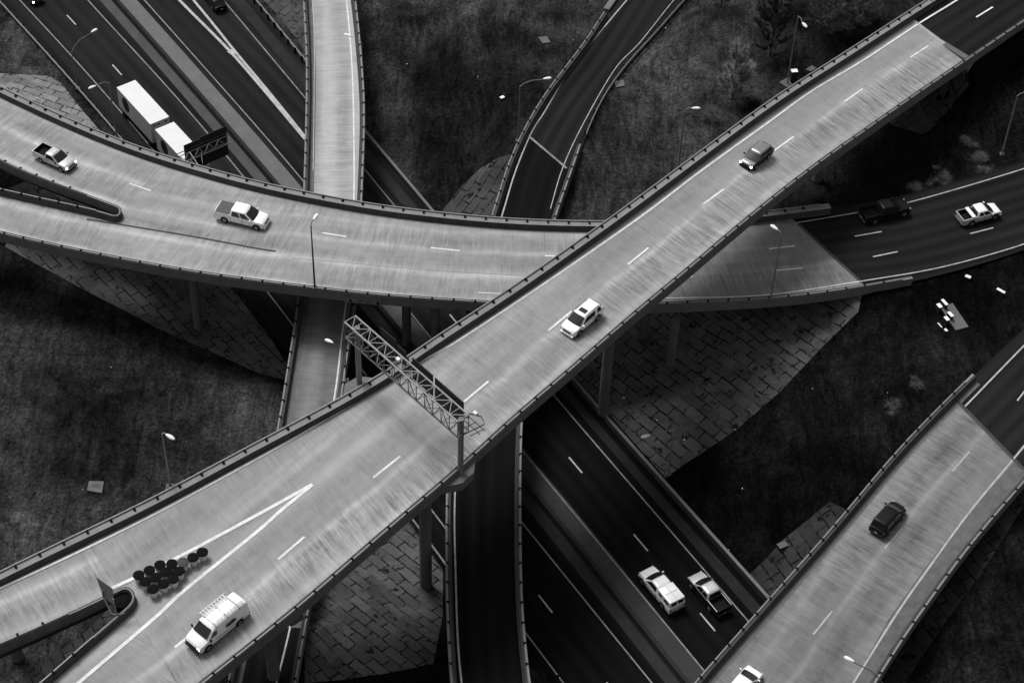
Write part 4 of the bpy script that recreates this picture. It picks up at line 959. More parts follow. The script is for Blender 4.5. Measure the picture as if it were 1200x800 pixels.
def camper(e, w, f):
    bm = bmesh.new(); x0, x1 = -.50, -f + .10
    loft(bm, [rrect(x1, x0, w * .96, 1.18, .05), rrect(x1 + .05, x0, w * .90, 1.86, .06), rrect(x1 + .12, x0 - .05, w * .80, 1.92, .06)]); sh = obj('camper_shell', bm, MAT['white'], e, smooth=35)
    for s_ in (-1, 1):
        for a, b in ((-1.3, -.8), (-2.35, -1.65)):
            bm = bmesh.new(); q = [(a, s_ * w * .955, 1.36), (b, s_ * w * .955, 1.36), (b, s_ * w * .925, 1.70), (a, s_ * w * .925, 1.70)]; quad(bm, q, 0); o = obj('shell_window', bm, MAT['glass'], sh); o.location.y = s_ * .02
    for s_ in (-1, 1):
        bm = bmesh.new(); quad(bm, [(x1 - .02, s_ * .12, 1.28), (x1 - .02, s_ * .72, 1.28), (x1 + .03, s_ * .68, 1.72), (x1 + .03, s_ * .12, 1.72)], 0); obj('shell_window', bm, MAT['glass'], sh)
    bm = bmesh.new(); box(bm, (-1.55, 0, 1.935), (.03, w * 1.5, .02)); box(bm, (-1.6, 0, 1.932), (1.9, .02, .02)); obj('shell_seam', bm, MAT['galv'], sh)
p, h = on_hwy((775, 689), (0, 0), (1, 1)); h = head((822, 720), (741.5, 624), 0.)
vehicle('pickup_truck', 'white pickup with a white camper shell over its bed on the highway', 'pickup truck', p, h, **{**PK, 'L': 5.5, 'Wd': 1.96}, paint='white', gx=(1.60, .68, -.45, -.60), wins=((.08, .88),), bed=(-.55, 1.18), extra=camper)
def toolbox(e, w, f):
    bm = bmesh.new(); box(bm, (-1.18, 0, 1.22), (.42, w * 1.9, .16), bev=.02); obj('tool_box', bm, MAT['white'], e)
p, h = on_road(RCR, (1037, 246), (1000, 253), (1068, 239))
vehicle('pickup_truck', 'black four door pickup with an open bed on the dark asphalt at right', 'pickup truck', p, h, **{**PK, 'L': 5.8, 'Wd': 2.0}, paint='darkp', gx=(1.65, .72, -.75, -.95), wins=((.06, .46), (.52, .93)), bed=(-.9, 1.2))
p, h = on_road(RCR, (1147, 249.5), (1110, 258), (1175, 243))
vehicle('pickup_truck', 'white pickup with a white toolbox across its black bed, farthest right', 'pickup truck', p, h, **{**PK, 'L': 5.1, 'Wd': 1.85, 'hood_z': 1.05, 'belt': 1.08, 'roof': 1.66}, paint='white', lowpaint='silver', gx=(1.45, .55, -.55, -.75), wins=((.06, .54), (.60, .92)), bed=(-.68, 1.12), extra=toolbox)
p, h = on_hwy((36, -9), (0, 0), (1, 1), .7); h = head((79, 18), (131.5, 75), 0.)
vehicle('car', 'dark car with bright headlights at the top left corner of the highway', 'car', p, h, L=4.6, Wd=1.8, paint='black', hood_z=.92, belt=.95, roof=1.42, lights=True)
p, h = on_hwy((251, -1), (0, 0), (1, 1), .7); h = head((302, 97), (250, 28), 0.)
vehicle('car', 'dark car at the top edge beyond the chevron lines of the highway', 'car', p, h, L=4.6, Wd=1.8, paint='darkp', hood_z=.95, belt=.98, roof=1.46, gx=(1.2, .5, -1.6, -2.1))

def make_van():
    p, h = on_road(RA, (254, 732), (284, 706), (224, 757)); e = empty('cargo_van', p, h, 'white work van with a roof ladder rack, low on the highest bridge', 'van')
    L, w, f = 5.6, 1.0, 2.8; bm = bmesh.new()
    def vr(x, w_, zb, zt, top=.84):
        hh = [(0, zb), (.8 * w_, zb), (.97 * w_, zb + .1), (w_, .95), (.985 * w_, min(1.25, zt - .12)), (w_ * (.985 - (.985 - top) * max(0, zt - 1.35) / .75), zt - .10), (w_ * (top - .10), zt - .01), (w_ * .4, zt + .03), (0, zt + .035)]
        return [(x, y, z) for y, z in hh + [(-y, z) for y, z in hh[-2:0:-1]]]
    loft(bm, [vr(f, .80 * w, .40, .78), vr(f - .05, .86 * w, .30, .98), vr(f - .25, .94 * w, .26, 1.12), (vr(f - .75, .99 * w, .26, 1.26)), vr(f - 1.0, w, .26, 1.36), vr(f - 1.75, w, .26, 1.98), vr(f - 1.95, w, .26, 2.07), vr(-f + .35, w, .28, 2.08), vr(-f + .08, .98 * w, .30, 2.04), vr(-f, .95 * w, .36, 1.92)])
    obj('body', bm, MAT['white'], e, smooth=42)
    bm = bmesh.new()
    for y0, y1 in ((-.82, -.28), (-.28, .28), (.28, .82)):
        b_ = lambda u, x: x + .05 * (1 - u * u)
        quad(bm, [(b_(y0, f - 1.00), y0, 1.40), (b_(y1, f - 1.00), y1, 1.40), (b_(y1, f - 1.70), y1 * .90, 1.97), (b_(y0, f - 1.70), y0 * .90, 1.97)], .06)
    obj('windshield', bm, MAT['glass'], e, smooth=40)
    for s in (-1, 1):
        bm = bmesh.new(); quad(bm, [(f - 1.25, s * 1.0, 1.32), (f - 2.0, s * 1.0, 1.32), (f - 2.05, s * .93, 1.78), (f - 1.65, s * .93, 1.78)], 0); o = obj('side_window', bm, MAT['glass'], e); o.location.y = s * .015
        bm = bmesh.new(); box(bm, (f - 1.15, s * 1.14, 1.36), (.12, .22, .28), bev=.02); obj('mirror', bm, MAT['trim'], e)
        for x in (f - .92, -f + 1.15):
            bm = bmesh.new(); cyl(bm, (x, s * .965, .40), .43, .09, 28, axis='Y'); obj('wheel_arch', bm, MAT['trim'], e); wheel(e, x, s * .90, .37, s)
        bm = bmesh.new(); box(bm, (f - .10, s * .72, .84), (.16, .28, .18), bev=.03); obj('headlight', bm, MAT['lamp_on'] if s > 0 else MAT['lens'], e)
        bm = bmesh.new(); box(bm, (-f, s * .88, 1.05), (.06, .12, .45)); obj('tail_light', bm, MAT['tail'], e)
        bm = bmesh.new(); box(bm, (-.6, s * 1.0, .78), (3.0, .02, .035)); obj('rub_strip', bm, MAT['trim'], e)
    bm = bmesh.new(); box(bm, (f + .0, 0, .46), (.14, 1.66, .34), bev=.05); box(bm, (f - .03, 0, .80), (.1, 1.05, .20)); obj('front_bumper', bm, MAT['trim'], e)
    bm = bmesh.new(); box(bm, (-f - .06, 0, .46), (.2, 1.8, .16), bev=.03); obj('rear_bumper', bm, MAT['galvd'], e)
    # dark oval company mark on the side panel
    bm = bmesh.new()
    for cx_, cz, rx_, rz_ in ((-.75, 1.30, .62, .17), (-.95, 1.42, .30, .15), (-.45, 1.40, .26, .13)):
        f_ = [bm.verts.new((cx_ + rx_ * math.cos(a), .998 - .10 * (cz + rz_ * math.sin(a) - 1.2), cz + rz_ * math.sin(a))) for a in [2 * math.pi * k / 24 for k in range(24)]]; bm.faces.new(f_)
    o = obj('side_emblem', bm, simple('emblem_grey', .07, .5), e); o.location.y = .03
    # roof rack: cross bars, long rails, a ladder on the far side
    bm = bmesh.new()
    for k in range(9): tube(bm, [(.72 - k * .31, -1.06, 2.30), (.72 - k * .31, -.72, 2.30)], .035, 6)
    for y in (-1.06, -.70): tube(bm, [(.85, y, 2.30), (-1.95, y, 2.30)], .035, 6)
    obj('ladder', bm, MAT['white'], e)
    bm = bmesh.new()
    for x in (.7, -.6, -1.9): tube(bm, [(x, -.98, 2.0), (x, -.98, 2.24), (x, .92, 2.24), (x, .90, 2.0)], .028, 6)
    for y in (.55, .92): tube(bm, [(.9, y, 2.26), (-2.5, y, 2.26)], .028, 6)
    for k in range(9): tube(bm, [(.7 - k * .38, .55, 2.26), (.7 - k * .38, .92, 2.26)], .018, 5)
    obj('roof_rack', bm, MAT['galv'], e)
    bm = bmesh.new(); tube(bm, [(-f - .12, -.7, 2.1), (-f - .45, -.7, 2.1), (-f - .45, .6, 2.1), (-f - .12, .6, 2.1)], .03, 6); tube(bm, [(-f - .12, -.7, 2.1), (-f - .12, .6, 2.1)], .03, 6); obj('rear_rack', bm, MAT['galv'], e)
make_van()

def articulated():
    c = [unproj(q, 4.1) for q in ((138, 102.5), (158.8, 93.7), (196.5, 137.5), (176.3, 146.2))]
    ctr = sum(c) / 4; h = head((79, 18), (131.5, 75), 0.); ax = np.array([math.cos(h), math.sin(h)])
    e = empty('articulated_truck', (ctr[0], ctr[1], 0), h, 'white truck pulling two box trailers with round dark emblems, half under the curved bridge', 'truck')
    for k, x0 in enumerate((0.0, 9.6)):
        L, w, z0_, z1 = (8.5, 1.3, 1.12, 4.1) if k == 0 else (8.5, 1.3, 1.12, 4.1)
        bm = bmesh.new(); box(bm, (x0, 0, (z0_ + z1) / 2), (L, 2 * w, z1 - z0_), bev=.03); t = obj('trailer', bm, MAT['trailers'], e)
        bm = bmesh.new(); box(bm, (x0, 0, z1 + .012), (L - .04, 2 * w - .04, .03))
        for j in range(14): box(bm, (x0 - L / 2 + .3 + j * (L - .6) / 13, 0, z1 + .022), (.04, 2 * w - .1, .016))
        obj('trailer_roof', bm, MAT['trailer'], t)
        for s in (-1, 1):
            bm = bmesh.new(); cx_ = x0 - 2.2
            for r_, m_, d in ((.88, 0, .010), (.70, 1, .018), (.48, 0, .026)):
                f_ = [bm.verts.new((cx_ + r_ * math.cos(a), s * (w + d), 2.75 + r_ * 1.15 * math.sin(a))) for a in [2 * math.pi * q / 32 for q in range(32)]]; ff = bm.faces.new(f_); ff.material_index = m_
            obj('round_emblem', bm, [MAT['trim'], MAT['signback']], t)
        bm = bmesh.new()
        for y in (-.8, -.25, .75): box(bm, (x0 + L / 2 + .02, y, 3.72), (.05, .34, .14))
        obj('front_vent', bm, MAT['trim'], t)
        bm = bmesh.new(); box(bm, (x0, 0, .98), (L - .3, 1.0, .24)); box(bm, (x0 + L / 2 + .5, 0, .8), (1.4, .2, .12)); obj('chassis', bm, MAT['trim'], t)
        for x in ((x0 - 3.2, x0 + 3.2) if k == 0 else (x0 - 3.2,)):
            for s in (-1, 1):
                bm = bmesh.new(); cyl(bm, (x, s * 1.05, .5), .5, .5, 24, axis='Y'); obj('wheel', bm, MAT['tyre'], t, smooth=50)
    x0 = 9.6 + 4.25 + 1.6; bm = bmesh.new()       # day cab tractor, under the bridge
    loft(bm, [[(x, y * w_, z) for y, z in ((-1, zb), (1, zb), (1, zt - .2), (.9, zt), (-.9, zt), (-1, zt - .2))] for x, w_, zb, zt in ((x0 - .9, 1.2, 1.0, 3.1), (x0 + .6, 1.2, .7, 3.1), (x0 + 1.0, 1.15, .6, 2.1), (x0 + 2.6, 1.0, .6, 1.75), (x0 + 2.8, .9, .6, 1.3))])
    cab_ = obj('tractor_cab', bm, MAT['white'], e, smooth=35)
    bm = bmesh.new(); quad(bm, [(x0 + 1.0, -.95, 2.15), (x0 + 1.0, .95, 2.15), (x0 + .66, .95, 2.95), (x0 + .66, -.95, 2.95)], .05); obj('windshield', bm, MAT['glass'], cab_)
    bm = bmesh.new(); box(bm, (x0 - .2, 0, .75), (5.6, .9, .3)); obj('tractor_frame', bm, MAT['trim'], e)
    for x in (x0 + 1.9, x0 - 2.2):
        for s in (-1, 1):
            bm = bmesh.new(); cyl(bm, (x, s * 1.02, .5), .5, .4, 24, axis='Y'); obj('wheel', bm, MAT['tyre'], e, smooth=50)
articulated()

# ------------------------------------------------------------------ lamps
def street_lamp(base, zb, top, hd, label, dz=.6, plinth=False, r=.09, group='street lamps of the interchange', curve=True, dark=False):
    """base/top/head are traced points; the pole is vertical, the height follows from the trace"""
    b = unproj(base, zb); lo_, hi_ = 2., 22.
    rel = lambda z: (np.array([b[0], b[1], z]) - np.array([0, 0, CAMH]))
    py = lambda z: 400 - F * (rel(z) @ UP) / (rel(z) @ FW)
    for _ in range(40):
        m_ = (lo_ + hi_) / 2
        if py(zb + m_) > top[1]: lo_ = m_
        else: hi_ = m_
    H = (lo_ + hi_) / 2
    e = empty('street_lamp', tuple(b), 0, label, 'street lamp', group)
    bm = bmesh.new(); tube(bm, [(b[0], b[1], zb - .3), (b[0], b[1], zb + H)], r * 1.25, 10, r * .7); obj('pole', bm, MAT['galvd'] if dark else MAT['pole'], e, smooth=50, world=True)
    h = W3(hd, zb + H + dz); t = Vector((b[0], b[1], zb + H)); d = h - t; mid = t + d * .45 + Vector((0, 0, abs(dz) * .45 + .12))
    bm = bmesh.new(); tube(bm, [t - Vector((0, 0, .1)), t + d * .15 + Vector((0, 0, .25 * dz + .1)), mid, h], r * .55, 8); obj('arm', bm, MAT['galvd'] if dark else MAT['pole'], e, smooth=60, world=True)
    a = math.atan2(d.y, d.x); c, s_ = math.cos(a), math.sin(a); bm = bmesh.new()
    loft(bm, [[(h.x + x * c - y * w_ * s_, h.y + x * s_ + y * w_ * c, h.z + z * hh + .05) for y, z in ((-1, 0), (-.8, .8), (-.3, 1), (.3, 1), (.8, .8), (1, 0), (.6, -.5), (-.6, -.5))] for x, w_, hh in ((-.15, .07, .06), (.05, .15, .12), (.4, .21, .15), (.7, .17, .12), (.85, .06, .05))])
    obj('lamp_head', bm, MAT['lampwhite'], e, smooth=50, world=True)
    bm = bmesh.new(); box(bm, (b[0], b[1], zb + .06), (.5, .5, .22), bev=.03)
    if plinth: box(bm, (b[0], b[1], zb - .2), (.8, .8, .3), bev=.03)
    obj('base', bm, MAT['pad'], e, world=True); return e
def zt(px, g_=3.): p = on_ground(px); return p.z
street_lamp((137, 161), 0., (125, 97), (111, 101.5), 'street lamp beside the guardrail, its head above the left edge of the highway lane', .3)
street_lamp((91, 104), 0., (85, 61), (108, 38), 'faint street lamp with a long arm reaching right over the highway, topmost at left', 1.0, r=.06)
street_lamp((607, 165), zt((607, 165)), (608, 101), (638, 93), 'street lamp on the grass with its arm reaching over the curved asphalt ramp', .5)
street_lamp((794, 203), zt((794, 203)), (800, 130), (812, 127.5), 'street lamp on the grass just beyond the upper railing of the highest bridge', .3)
street_lamp((922.5, 99), zt((922.5, 99)), (935.5, 19), (941, 28), 'tall street lamp beside a white topped cabinet among bare trees', -.3, r=.08)
street_lamp((1174, 181), zt((1174, 181)), (1197, 112), (1210, 108), 'street lamp at the right edge with its head out of frame', .3)
street_lamp((369, 337.5), zC((369, 337)) + .8, (366.5, 264), (368, 257), 'dark street lamp on the near parapet of the curved bridge, below the white pickup', .2, dark=True)
street_lamp((199.5, 570), zA((199, 570)) + .3, (192, 508), (196, 510), 'street lamp on a bracket outside the far parapet of the highest bridge, over dark grass', .2, plinth=True)
street_lamp((406, 446), zB((406, 446)) + .8, (405, 412), (389, 401.5), 'street lamp beside the left sign gantry post, head above the pale ramp', .5, dark=True, r=.06)
street_lamp((903, 350), zC((903, 350)) + .8, (909, 275), (910, 269), 'street lamp on the near parapet of the curved bridge right of the highest bridge', .2)
street_lamp((783, 556), zt((783, 556)), (788.6, 504), (760, 510.5), 'street lamp with a leftward arm on the dark block slope beside the highway wall', .2)
street_lamp((1016, 866), .8, (1013.5, 800), (999, 774.5), 'street lamp at the bottom edge with its head above the lower right bridge', .8, dark=True)
street_lamp((426, 112), .6, (423, 50), (410, 43), 'thin street lamp standing behind the upper part of the pale ramp, head over it', .2, r=.05)

# ------------------------------------------------------------------ truss sign gantry across the highest bridge
def gantry():
    zb1 = zA((540, 555)) + .6; pr = unproj((539.5, 551), zb1); pl = unproj((421, 446), zb1 - .2)
    a = Vector(pl); b = Vector(pr); d = (b - a); d.z = 0; Lg = d.length; d.normalize(); n = Vector((-d.y, d.x, 0))
    if n.y < 0: n = -n
    e = empty('sign_gantry', tuple(b), 0, 'steel truss sign gantry spanning the highest bridge on two posts', 'gantry')
    H0, H1 = 5.35, 7.35; wd = .62; ext = 1.0
    ztop = (a.z + b.z) / 2
    def P(s, side, h): return Vector((a.x + d.x * s, a.y + d.y * s, ztop + h)) + n * side
    for s, q in ((0, a), (Lg, b)):
        bm = bmesh.new(); tube(bm, [(q.x, q.y, q.z - .3), (q.x, q.y, ztop + H0 + 1.7)], .27, 20); p_ = obj('post', bm, MAT['galv'] if False else MAT['pole'], e, smooth=50, world=True)
        bm = bmesh.new(); cyl(bm, (q.x, q.y, q.z + .02), .48, .10, 16); 
        for k in range(8): cyl(bm, (q.x + .40 * math.cos(k * .785), q.y + .40 * math.sin(k * .785), q.z + .14), .05, .22, 6)
        obj('base_plate', bm, MAT['galvd'], p_, world=True)
    for side in (-wd, wd):
        for h in (H0, H1):
            bm = bmesh.new(); tube(bm, [P(-ext, side, h), P(Lg + .3, side, h)], .085, 10); obj('chord', bm, MAT['galv'] if h == H1 else MAT['galvm'], e, smooth=50, world=True)
    nb = 14; L0, L1 = -ext, Lg + .3; st = (L1 - L0) / nb
    bt = bmesh.new(); bs = bmesh.new()
    for k in range(nb + 1):
        s = L0 + st * k
        tube(bt, [P(s, -wd, H1), P(s, wd, H1)], .05, 6); tube(bt, [P(s, -wd, H0), P(s, wd, H0)], .045, 6)
        for side in (-wd, wd): tube(bs, [P(s, side, H0), P(s, side, H1)], .045, 6)
        if k < nb:
            tube(bt, [P(s, -wd if k % 2 else wd, H1), P(s + st, wd if k % 2 else -wd, H1)], .045, 6); tube(bt, [P(s, wd if k % 2 else -wd, H0), P(s + st, -wd if k % 2 else wd, H0)], .04, 6)
            for side in (-wd, wd): tube(bs, [P(s, side, H0 if k % 2 else H1), P(s + st, side, H1 if k % 2 else H0)], .045, 6)
    obj('horizontal_bracing', bt, MAT['galv'], e, smooth=60, world=True); obj('side_bracing', bs, MAT['galvm'], e, smooth=60, world=True)
    ang = math.atan2(d.y, d.x)
    for s0, s1, h0, h1 in ((2.3, 4.6, 5.5, 8.1), (4.75, 6.1, 5.8, 7.7), (7.0, 10.0, 5.0, 7.75), (10.3, 14.4, 4.7, 7.7)):
        s0, s1 = s0 * Lg / 15.3, s1 * Lg / 15.3
        bm = bmesh.new(); c = P((s0 + s1) / 2, wd + .42, (h0 + h1) / 2); box(bm, tuple(c), (s1 - s0, .06, h1 - h0), ang); sp_ = obj('sign_panel', bm, MAT['signback'], e, world=True)
        bm = bmesh.new(); c = P((s0 + s1) / 2, wd + .38, h1); box(bm, tuple(c), (s1 - s0 + .05, .10, .09), ang); obj('edge_trim', bm, MAT['galv'], sp_, world=True)
        bm = bmesh.new()
        for t in (.15, .5, .85):
            c = P(s0 + (s1 - s0) * t, wd + .30, (h0 + h1) / 2); box(bm, tuple(c), (.10, .16, h1 - h0 - .1), ang)
        for hh in np.arange(h0 + .35, h1, .6): c = P((s0 + s1) / 2, wd + .37, hh); box(bm, tuple(c), (s1 - s0 - .1, .05, .08), ang)
        obj('bracket', bm, MAT['galvd'], sp_, world=True)
    # catwalk under the signs with lights, running past the right end
    bm = bmesh.new()
    for q in (wd + .9, wd + 1.5): tube(bm, [P(6.2, q, 4.6), P(Lg + .8, q, 4.6)], .05, 6)
    for k in range(9): s = 6.5 + k * (Lg - 5.9) / 8; tube(bm, [P(s, wd, 4.9), P(s, wd + 1.6, 4.6)], .045, 6)
    obj('catwalk', bm, MAT['galvd'], e, world=True)
    for s, q, h in ((Lg + .5, 1.2, H1 + .0), (5.9, .0, H1 + .25), (8.0, 1.9, 4.7), (10.8, 2.0, 4.7), (13.0, 2.0, 4.7)):
        bm = bmesh.new(); c = P(s, q, h); box(bm, tuple(c), (.42, .32, .26), ang, bev=.06); obj('sign_light', bm, MAT['lampwhite'] if h > 5 else MAT['galv'], e, world=True)
    bm = bmesh.new(); tube(bm, [P(Lg, wd, H1), P(Lg + .9, wd + .9, H1 - .3), P(Lg + 1.4, wd + .9, H1 - .9), P(Lg + .3, -.2, H1 - 2.1)], .06, 6); obj('end_rail', bm, MAT['galvd'], e, world=True)
    # concrete corbels on the bridge edges that carry the posts
    for q, edge, s_ in ((a, A_up, sA), (b, A_lo, -sA)):
        i = int(np.argmin(((edge - np.array(q))[:, :2] ** 2).sum(1))); t = tang(edge)[i]; nn = np.array([-t[1], t[0]]) * -s_; g_ = edge[i]
        off = (np.array(q) - g_)[:2] @ nn; ln = max(.9, off + .75); al = math.atan2(t[1], t[0])
        bm = bmesh.new(); c_, s2 = math.cos(al), math.sin(al)
        def Q(u, v, z): return (g_[0] + c_ * u + nn[0] * v, g_[1] + s2 * u + nn[1] * v, z)
        loft(bm, [[Q(-2.2, -.05, z), Q(-.8, ln, z), Q(.8, ln, z), Q(2.2, -.05, z)] for z in (q.z - 1.3, q.z - .32)])
        obj('corbel', bm, MAT['par'], bA, world=True)
gantry()

# ------------------------------------------------------------------ sign bracketed to the curved bridge, facing the highway below
def bridge_sign():
    a = W3((216, 190.5), 10.6); b = W3((269, 167.5), 10.6); a2 = Vector((a.x, a.y, 0)); d = (b - a); d.z = 0; L = d.length; d.normalize(); n = Vector((-d.y, d.x, 0)); n = n if n.y > 0 else -n
    e = empty('overhead_sign', tuple(a), 0, 'dark double sign panel on a light truss, beyond the far side of the curved bridge', 'sign'); ang = math.atan2(d.y, d.x)
    def P(s, q, h): return Vector((a.x, a.y, 10.6)) + d * s + n * q + Vector((0, 0, h))
    for s0, s1, h1 in ((.5, 2.55, 1.75), (2.6, L + .1, 1.95)):
        bm = bmesh.new(); box(bm, tuple(P((s0 + s1) / 2, .7, h1 - 2.1)), (s1 - s0, .06, 4.2), ang); sp_ = obj('sign_panel', bm, MAT['signback'], e, world=True)
        bm = bmesh.new(); box(bm, tuple(P((s0 + s1) / 2, .66, h1)), (s1 - s0 + .06, .14, .12), ang); obj('edge_trim', bm, MAT['galv'], sp_, world=True)
        bm = bmesh.new()
        for s in np.arange(s0 + .2, s1, .9): box(bm, tuple(P(s, .60, h1 - 1.35)), (.10, .14, 2.6), ang)
        obj('bracket', bm, MAT['galvd'], sp_, world=True)
    for q, h in ((0, 0), (0, 1.15), (.5, 0), (.5, 1.15)):
        bm = bmesh.new(); tube(bm, [P(-.6, q, h), P(L + .1, q, h)], .10 if q == 0 and h == 0 else .05, 8); obj('chord', bm, MAT['galv'] if h == 0 and q == 0 else MAT['galvd'], e, world=True)
    bm = bmesh.new(); k = 0; st = L / 4.5
    for k in range(4):
        s = k * st
        tube(bm, [P(s, 0, 0), P(s + st / 2, 0, 1.15), P(s + st, 0, 0)], .085, 6); tube(bm, [P(s, 0, 0), P(s + st / 2, .5, 0), P(s + st, 0, 0)], .04, 6)
    obj('bracing', bm, MAT['galv'], e, world=True)
    bm = bmesh.new()
    for s in (.2, 1.4): tube(bm, [P(s - .6, 0, 0), P(s - .6, -2.2, -.2)], .08, 8); tube(bm, [P(s - .6, 0, 1.15), P(s - .6, -2.2, .3)], .08, 8)
    obj('wall_bracket', bm, MAT['galv'], e, world=True)
bridge_sign()

# ------------------------------------------------------------------ crash barrels
def barrel(px, label, group):
    p = RA.at(px, .93); zb = RA.z(p.x, p.y) + .01
    e = empty('crash_barrel', (p.x, p.y, zb), 0, label, 'barrel', group); return e
def barrel_parts(e):
    bm = bmesh.new(); loft(bm, [[(r * math.cos(a), r * math.sin(a), z) for a in [2 * math.pi * k / 28 for k in range(28)]] for z, r in ((0, .36), (.25, .38), (.27, .40), (.55, .41), (.57, .43), (.84, .45))]); obj('drum', bm, MAT['barrel'], e, smooth=35)
    bm = bmesh.new(); loft(bm, [[(r * math.cos(a), r * math.sin(a), z) for a in [2 * math.pi * k / 28 for k in range(28)]] for z, r in ((.80, .50), (.88, .505), (.90, .48), (.91, .30), (.935, .26), (.94, .05))]); obj('lid', bm, MAT['lid'], e, smooth=30)
spots = [(162.4, 672.9), (175, 667.3), (187.3, 661), (201.3, 659.6), (214.6, 658), (226.2, 652.2), (237, 646.2), (170, 680.6), (182.2, 675.6), (194.4, 669), (209.6, 668.3), (179, 689.3), (191.3, 683.3), (202.7, 677.6)]
names = ['leftmost in its far row', 'second from left in its far row', 'third from left in its far row', 'fourth from left in its far row', 'the greyer one, third from the narrow tip', 'second from the narrow tip', 'alone at the narrow tip',
         'left end of its middle row', 'second in its middle row', 'third in its middle row', 'right end of its middle row', 'nearest the camera at the left', 'middle of the nearest row', 'right end of the nearest row']
proto = None
for sp_, nm in zip(spots, names):
    e = barrel(sp_, 'crash barrel with a grey lid, %s' % nm if 'greyer' in nm else 'black lidded crash barrel, %s' % nm, 'crash barrels in front of the gore')
    if proto is None: barrel_parts(e); proto = e
    else:
        for ch in proto.children:
            c = ch.copy(); COL.objects.link(c); c.parent = e
            if 'greyer' in nm and ch.name.startswith('lid'): c.data = ch.data.copy(); c.data.materials[0] = simple('grey_lid', .05, .6)
# gore sign seen from behind
def gore_sign():
    z = zA((135, 700)); A0, A1 = W3((112.7, 676), z + 3.6), W3((131.5, 689), z + 3.6); d = (A1 - A0); L = d.length; d.normalize()
    b1, b2 = W3((131, 719), z + .8), W3((137, 720), z + .8)
    e = empty('gore_sign', tuple(b2), 0, 'small sign on two slanted posts seen edge on at the tip of the split', 'sign')
    lo0, lo1 = W3((121, 699), z + 1.9), W3((134, 709), z + 1.9)
    bm = bmesh.new(); loft(bm, [[tuple(A0), tuple(A1), tuple(lo1), tuple(lo0)], [tuple(v + Vector((.05, -.05, .03))) for v in (A0, A1, lo1, lo0)]]); pn = obj('sign_panel', bm, MAT['galvm'], e, world=True)
    bm = bmesh.new(); tube(bm, [A0, A1], .05, 6); tube(bm, [A0, lo0], .035, 6); tube(bm, [A1, lo1], .035, 6); obj('edge_trim', bm, MAT['galv'], pn, world=True)
    bm = bmesh.new(); m0, m1 = A0 * .5 + A1 * .5, lo0 * .5 + lo1 * .5; w = (A1 - A0) * .12
    f = loft(bm, [[tuple(m0 - w), tuple(m0 + w), tuple(m1 + w), tuple(m1 - w)], [tuple(v + Vector((-.06, -.22, .05))) for v in (m0 - w, m0 + w, m1 + w, m1 - w)]]); obj('reflector_strip', bm, MAT['lightseam'], pn, world=True)
    for q, b_ in ((lo0, b1), (lo1, b2)):
        bm = bmesh.new(); tube(bm, [q + Vector((0, 0, .9)), q, b_], .06, 8); obj('post', bm, MAT['pole'], e, world=True)
    bm = bmesh.new(); tube(bm, [b1, b2], .05, 6); tube(bm, [b2, b2 + (b2 - b1) * 1.6 + Vector((0, 0, .4))], .04, 6); obj('brace', bm, MAT['pole'], e, world=True)
gore_sign()

# ------------------------------------------------------------------ clearance signs on the curved bridge's near face
def text_mesh(name, txt, size, mat, parent, M, depth=.01):
    cu = bpy.data.curves.new(name, 'FONT'); cu.body = txt; cu.size = size; cu.align_x = 'CENTER'; cu.align_y = 'CENTER'; cu.extrude = depth
    t = bpy.data.objects.new(name, cu); COL.objects.link(t); dg = bpy.context.evaluated_depsgraph_get(); me = bpy.data.meshes.new_from_object(t.evaluated_get(dg)); bpy.data.objects.remove(t); bpy.data.curves.remove(cu)
    me.materials.clear(); me.materials.append(mat); o = bpy.data.objects.new(name, me); COL.objects.link(o); o.parent = parent; o.matrix_local = M; return o
def clearance(px, ln, hgt, txt, label):
    p = W3(px, zC(px) - .2); i = int(np.argmin(((C_lo - np.array(p))[:, :2] ** 2).sum(1))); t = tang(C_lo)[i]; t = t if t[0] > 0 else -t; n = np.array([t[1], -t[0]])
    c = Vector((C_lo[i][0] + n[0] * .06, C_lo[i][1] + n[1] * .06, C_lo[i][2] - .25)); e = empty('clearance_sign', tuple(c), math.atan2(t[1], t[0]), label, 'sign')
    bm = bmesh.new(); box(bm, (0, 0, 0), (ln, .04, hgt)); obj('sign_panel', bm, MAT['claimp'], e)
    M = Matrix.Translation((0, -.03, 0)) @ Matrix.Rotation(R(90), 4, 'X')
    text_mesh('lettering', txt, hgt * .92, MAT['trim'], e, M)
    if ln > 3:
        for s in (-1, 1):
            bm = bmesh.new(); box(bm, (s * (ln / 2 - .35), -.025, 0), (.34, .03, .34), rot=Matrix.Rotation(R(45), 4, 'Y')); obj('diamond', bm, MAT['trim'], e)
MAT['claimp'] = simple('weathered_sign_face', .20, .6)
clearance((427, 353.5), 3.6, .50, '15FT-3IN', 'clearance sign reading 15FT-3IN on the near face of the curved bridge')
clearance((812, 363), 1.7, .22, '13', 'small faded plate on the near face of the curved bridge, right of the highest bridge')

# ------------------------------------------------------------------ roadside cabinets, pads, litter
def cabinet(px, size, rz, label, name='utility_box', cat='utility box', h=.7, group=None, dark=False, on=0., lid='box'):
    p = on_ground(px, h + on); e = empty(name, (p.x, p.y, p.z - h), rz, label, cat, group)
    bm = bmesh.new(); box(bm, (0, 0, h / 2 - .15), (size[0] * .9, size[1] * .9, h + .2)); obj('housing', bm, MAT['cabinet'], e)
    bm = bmesh.new(); box(bm, (0, 0, h), (size[0], size[1], .07), bev=.02); obj('lid', bm, MAT[lid], e); return e
gg = 'white topped boxes around the concrete pad'
hd_ = R(-62)
p = on_ground((1119, 372), .12); pv = [on_ground(q, .1) for q in ((1116, 355), (1135, 383), (1120, 387), (1103, 362))]
e = empty('equipment_pad', tuple(p), 0, 'rectangular concrete pad among white topped boxes on the dark grass at right', 'concrete pad'); bm = bmesh.new()
